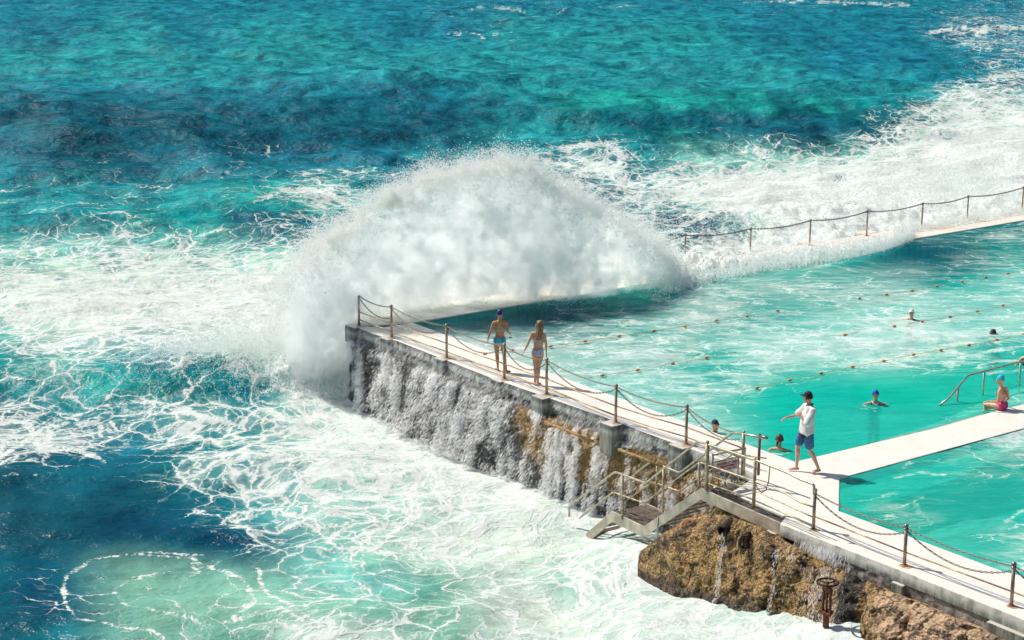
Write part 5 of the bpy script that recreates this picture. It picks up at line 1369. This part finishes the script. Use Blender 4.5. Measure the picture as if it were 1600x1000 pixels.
# ---- man in the white shirt
f = Fig(); fb = Vector((-1, .25, 0)).normalized(); hd = Vector((-.85, .55, 0)).normalized()
pel, ch, nk = (.05, 0, .93), (.09, .02, 1.28), (.105, .02, 1.485); sN, sF = (.155, -.155, 1.41), (.055, .195, 1.42); hN, hF = (.085, -.08, .88), (.0, .10, .88)
P = [Vector(pel) + Vector((0, 0, -.06)), Vector(pel), Vector(pel).lerp(Vector(ch), .4)]; sd = Vector((.25, 1, 0)).normalized()
f.limb(P, [(.145, .10), (.15, .108), (.135, .095)], sd, 'pelvis', 20); f.limb([P[2], Vector(pel).lerp(Vector(ch), .75), Vector(ch), Vector(ch).lerp(Vector(nk), .55)], [(.135, .095), (.155, .108), (.165, .105), (.11, .075)], sd, 'chest', 20)
f.limb([Vector(sN), Vector(ch).lerp(Vector(nk), .7), Vector(sF)], [.052, .062, .052], (1, 0, 0), 'chest', 12)
hc = (.055, .03, 1.665); neck(f, nk, hc); f.head(hc, hd, 1.03)
f.arm(sF, (-.13, .13, 1.235), (-.385, .06, 1.20), 1.0, (0, 0, 1), 'armF'); f.hand((-.385, .06, 1.20), (-.8, -.15, -.35), (.1, -.3, -.9), .8, 1.05, (0, 1, .3))
f.arm(sN, (.0, -.24, 1.12), (-.10, -.10, 1.265), 1.02, (0, 0, 1), 'armN'); f.hand((-.10, -.10, 1.265), (-.35, .45, .65), (-.2, .9, -.1), .7, 1.05, (-1, 0, 0))
f.leg(hF, (-.115, .09, .51), (-.125, .06, .095), (-.4, .08, 0), 1.03); f.leg(hN, (.135, -.06, .49), (.325, -.09, .10), (.1, -.20, 0), 1.03)
o = f.build('man in black cap, white shirt and blue shorts striding along the walk', None, at(1254, 737, .004), SK3)
z, x, y = f.co[:, 2], f.co[:, 0], f.co[:, 1]
f.face()
# shorts: two loose legs and a seat, fused
def fuse(name, fig, mat, par, vox=.009, wob=0.0, sm=4, hole=None):
    me = bpy.data.meshes.new(name); me.from_pydata(fig.mb.v, [], fig.mb.f); me.update(); oo = bpy.data.objects.new('tmp', me); COL.objects.link(oo)
    r = oo.modifiers.new('r', 'REMESH'); r.mode = 'VOXEL'; r.voxel_size = vox; r.use_smooth_shade = True
    q = oo.modifiers.new('s', 'SMOOTH'); q.iterations = sm
    dg = bpy.context.evaluated_depsgraph_get(); m2 = bpy.data.meshes.new_from_object(oo.evaluated_get(dg)); bpy.data.objects.remove(oo)
    n = len(m2.vertices); co = np.empty(n * 3, np.float32); m2.vertices.foreach_get('co', co); co = co.reshape(-1, 3).astype(float); no = np.empty(n * 3, np.float32); m2.vertices.foreach_get('normal', no); no = no.reshape(-1, 3)
    if wob:
        d = (1 - 2 * np.abs(fbm(co[:, 0] * 9 + co[:, 2] * 3, co[:, 1] * 9, co[:, 2] * 4, 2, 2000))) * wob; co += no * d[:, None]
    m2.vertices.foreach_set('co', co.astype(np.float32).ravel()); m2.name = name; m2.polygons.foreach_set('use_smooth', [True] * len(m2.polygons)); m2.materials.clear(); m2.materials.append(mat)
    oo = bpy.data.objects.new(name, m2); COL.objects.link(oo); oo.parent = par; return oo
s_ = Fig(); s_.limb([(.055, 0, 1.02), (.05, 0, .94), (.045, 0, .86)], [(.155, .115), (.165, .125), (.165, .125)], sd)
s_.limb([hF, (-.065, .10, .68), (-.075, .10, .62)], [.105, .102, .098], sd); s_.limb([hN, (.105, -.08, .68), (.115, -.075, .60)], [.108, .105, .100], sd)
fuse('shorts', s_, C_BLUE, o, wob=.006)
s_ = Fig(); s_.limb([(.058, 0, 1.0), (.052, 0, .93), (.05, 0, .86)], [(.175, .135), (.188, .150), (.192, .156)], sd); fuse('undershirt', s_, C_BLACK, o)
s_ = Fig(); s_.limb([(.060, 0, .915), (.062, 0, 1.10), (.085, 0, 1.30), (.10, .01, 1.43), (.108, .02, 1.475)], [(.208, .165), (.190, .148), (.182, .130), (.13, .088), (.065, .062)], sd)
s_.limb([Vector(sN) + Vector((.0, .03, .0)), Vector(sN).lerp(Vector((.0, -.24, 1.12)), .5), Vector(sN).lerp(Vector((.0, -.24, 1.12)), .88)], [.066, .078, .082], (1, 0, 0)); s_.limb([Vector(sF), Vector(sF).lerp(Vector((-.13, .13, 1.235)), .5), Vector(sF).lerp(Vector((-.13, .13, 1.235)), .85)], [.066, .074, .078], (0, 0, 1))
s_.limb([Vector(sN), Vector(nk) + Vector((0, 0, -.035)), Vector(sF)], [.060, .060, .060], (1, 0, 0))
fuse('shirt', s_, C_WHITE, o, wob=.014, sm=2)
m = MB(); nkv = Vector(nk); ring = [nkv + Vector((math.cos(a) * .068 - .004, math.sin(a) * .072, .012 + .015 * math.cos(a))) for a in [k * math.pi / 8 for k in range(17)]]; m.tube(ring, .016, 8, False); f.part('collar', m, C_NAVY)
cp = f.cap('cap', C_BLACK, .012, .014)
q = lambda ff, r, u: f.hc + (f.hf * ff + f.hs * r + f.hu * u) * 1.03
m = MB(); vs = []; 
for i in range(9):
    a = -1.1 + 2.2 * i / 8; vs += [q(.085 * math.cos(a) + .01, .078 * math.sin(a), .045), q((.085 + .085 * max(0, math.cos(a * 1.25))) * math.cos(a) + .01, .088 * math.sin(a), .030), q((.085 + .085 * max(0, math.cos(a * 1.25))) * math.cos(a) + .01, .088 * math.sin(a), .024), q(.085 * math.cos(a) + .01, .078 * math.sin(a), .039)]
fs = []
for i in range(8):
    for k in range(4): fs.append((i * 4 + k, i * 4 + (k + 1) % 4, i * 4 + 4 + (k + 1) % 4, i * 4 + 4 + k))
m.add(vs, fs); br = m.build('cap_brim', C_BLACK, None, True); br.parent = cp
hm_ = f.isb('head'); qq = f.co - np.array(f.hc); ff_ = qq @ np.array(f.hf); uu_ = qq @ np.array(f.hu); f.garment('hair', hm_ & (ff_ < .0) & (uu_ > -.075) & (uu_ < .03), H_DARK, .007, .005, 1)

# ---- bathers: torso and head out of the water, the rest faint beneath it
GB = 'bathers in the big pool'
def bather(label, x, y, face, mat, armL=None, armR=None, capm=None, suit=None, gog=None, strap=None, hair=None, depth=.30, lean=0, tie=None, k=1.0):
    f = Fig(); fc = Vector((face[0], face[1], 0)).normalized(); sd = fc.cross(Vector((0, 0, 1))).normalized()
    L = Vector((0, 0, 0)); nkp = fc * (.02 + lean * .4); shz = -.09
    ch_ = Vector((0, 0, -.26)) - fc * .02 + fc * lean * 0; pe = Vector((0, 0, -.62)) - fc * .10
    sl_, sr_ = -sd * .165 + Vector((0, 0, -.12)), sd * .165 + Vector((0, 0, -.12))
    hl, hr = pe - sd * .08, pe + sd * .08
    torso(f, pe, ch_, nkp + Vector((0, 0, -.05)), sl_, sr_, hl, hr, 1.0, True, fc)
    hcc = nkp + fc * .02 + Vector((0, 0, .125)); neck(f, nkp + Vector((0, 0, -.03)), hcc); f.head(hcc, face if len(face) == 3 else (*face, 0), .98)
    for s0_, a, e in ((sl_, armL, -1), (sr_, armR, 1)):
        if a is None: el, wr = s0_ + sd * e * .10 + fc * .10 + Vector((0, 0, -.18)), s0_ + sd * e * .06 + fc * .30 + Vector((0, 0, -.22))
        else: el, wr = Vector(a[0]), Vector(a[1])
        f.arm(s0_, el, wr, .92, (0, 0, 1)); f.hand(wr, (wr - el), (0, 0, -1), .35, .95, fc)
    f.leg(hl, hl + fc * .15 + Vector((0, 0, -.35)), hl + Vector((0, 0, -.68)), hl + fc, .95); f.leg(hr, hr + fc * .10 + Vector((0, 0, -.36)), hr - fc * .1 + Vector((0, 0, -.68)), hr + fc, .95)
    b = at(x, y, POOL); o = f.build(label, GB, (b.x, b.y, POOL + depth - .14), mat, .009, k)
    if gog: f.goggles(gog, strap or C_DSUIT)
    else: f.face()
    if gog:
        m = MB(); q = lambda ff, r, u: f.hc + (f.hf * ff + f.hs * r + f.hu * u) * f.hk; m.tube([q(.090, -.018, -.067), q(.097, 0, -.066), q(.090, .018, -.067)], .005, 6); f.part('lips', m, C_LIP)
    if capm: f.cap('swim_cap', capm, .0 if not gog else .004)
    if hair: f.cap('hair', hair, -.03, .010)
    if suit: f.garment('swimsuit', f.isb('chest', 'pelvis') & (f.co[:, 2] < -.14 + .5 * 0) & (np.abs((f.co @ np.array(sd))) < .15) | (f.isb('chest') & (np.abs(np.abs(f.co @ np.array(sd)) - .085) < .02)), suit, .004)
    return f, o
# white cap, swimming, arm reaching out to the left
bather('swimmer in a white cap and dark swimsuit reaching one arm through the foam', 1424, 500, (-.35, -.9), SK2, ((-.05, 0, 0), (0, 0, 0)) if 0 else None, ((-.34, .02, -.12), (-.58, .03, -.17)), C_WCAP, C_DSUIT, C_GOG, C_WCAP, depth=.24)
bather('swimmer in dark cap and blue goggles with only the head above the foam', 1553, 525, (-.9, -.4), SK1, None, None, C_DSUIT, C_DSUIT, C_GOG, C_GOG, depth=.10)
f, o = bather('bather in a royal blue cap facing out of the pool with arms spread', 1367, 632, (0, -1), SK2, ((.33, -.02, -.16), (.40, -.16, -.24)), ((-.33, -.02, -.16), (-.42, -.16, -.23)), C_BCAP, C_DSUIT, None, None, depth=.28)
m = MB(); m.tube([(-.085, -.02, .0 - .05), (-.07, -.085, -.085), (-.02, -.115, -.11), (.03, -.115, -.11), (.075, -.085, -.08), (.085, -.02, -.045)], .010, 6); f.part('goggles', m, C_WHITE)
bather('bather with dark cap and pink goggles beside the wall near the stair', 1115, 676, (.75, -.65), SK1, None, None, C_DSUIT, C_DSUIT, C_GOGP, C_GOGP, depth=.22)
f, o = bather('bather with brown hair tied back, seen from behind below the striding man', 1217, 703, (.35, .95), SK4, ((-.27, -.02, -.16), (-.36, .05, -.22)), ((.32, .02, -.21), (.58, .0, -.25)), None, None, None, None, H_DARK, .26)
q = lambda ff, r, u: f.hc + (f.hf * ff + f.hs * r + f.hu * u)
m = Fig(); m.limb([q(-.10, -.02, -.01), q(-.125, -.025, -.05), q(-.115, -.03, -.12), q(-.10, -.03, -.17)], [.026, .026, .020, .008], f.hs, 'h', 10); ho = m.mb.build('ponytail', H_DARK, None, True); ho.parent = o
m = MB(); m.ball(q(-.115, -.022, -.02), .026, 10, 6, (1, 1, .6)); f.part('hair_tie', m, C_HAIRT)
bather('bather at the very edge of the pool steps, mostly out of the picture', 1606, 571, (-.6, -.6), SK4, None, None, None, C_DSUIT, None, None, H_DARK, .44)
# ---- seated bather
f = Fig(); fc = Vector((-.75, .66, 0)).normalized(); sd = fc.cross(Vector((0, 0, 1))).normalized()
pe, ch_, nk = Vector((.02, 0, .10)), Vector((.03, 0, .40)), Vector((.0, .0, .575)) + fc * .02
sl_, sr_ = ch_ - sd * .165 + Vector((0, 0, .10)), ch_ + sd * .165 + Vector((0, 0, .10)); hl, hr = pe - sd * .085, pe + sd * .085
torso(f, pe, ch_, nk, sl_, sr_, hl, hr, 1.0, True, fc); hc = nk + Vector((0, 0, .165)) + fc * .02; neck(f, nk, hc); f.head(hc, (-.97, .15, -.05), .98)
f.arm(sl_, sl_ + Vector((-.05, -.05, -.25)), sl_ + Vector((-.26, .02, -.27)), .92, (0, 0, 1)); f.hand(sl_ + Vector((-.26, .02, -.27)), (-.8, .2, -.15), (0, -.1, -1), .7, .95, (0, 1, 0))
f.arm(sr_, sr_ + Vector((.07, -.04, -.24)), sr_ + Vector((.02, .12, -.35)), .92, (0, 0, 1)); f.hand(sr_ + Vector((.02, .12, -.35)), (-.3, .7, -.5), (-1, -.3, 0), .5, .95, (0, 1, 0))
for h in (hl, hr): f.leg(h, h + fc * .38 + Vector((0, 0, -.02)), h + fc * .40 + Vector((0, 0, -.42)), h + fc * 2, .98)
b = at(1563, 640, 0); o = f.build('bather in turquoise cap and magenta swimsuit sitting on the edge of the dividing walk', None, (b.x, b.y, .0), SK4, .008)
f.face(); f.cap('swim_cap', C_TURQ, .0)
z = f.co[:, 2]; s1 = f.co @ np.array(sd); fr = f.no @ np.array(fc); c0_ = float(np.array(ch_) @ np.array(sd))
f.garment('swimsuit', (f.isb('pelvis') & (z < .26)) | (f.isb('leg') & (np.linalg.norm(f.co[:, :2], axis=1) < .14)) | (f.isb('chest', 'pelvis') & (fr > .15) & (z < .50)), C_PINK, .004)
f.garment('back_strap', f.isb('chest') & (fr < .2) & (z > .22) & (np.minimum(np.abs((s1 - c0_) - (z - .42) * .55), np.abs((s1 - c0_) + (z - .42) * .55)) < .010), C_PINK, .006)
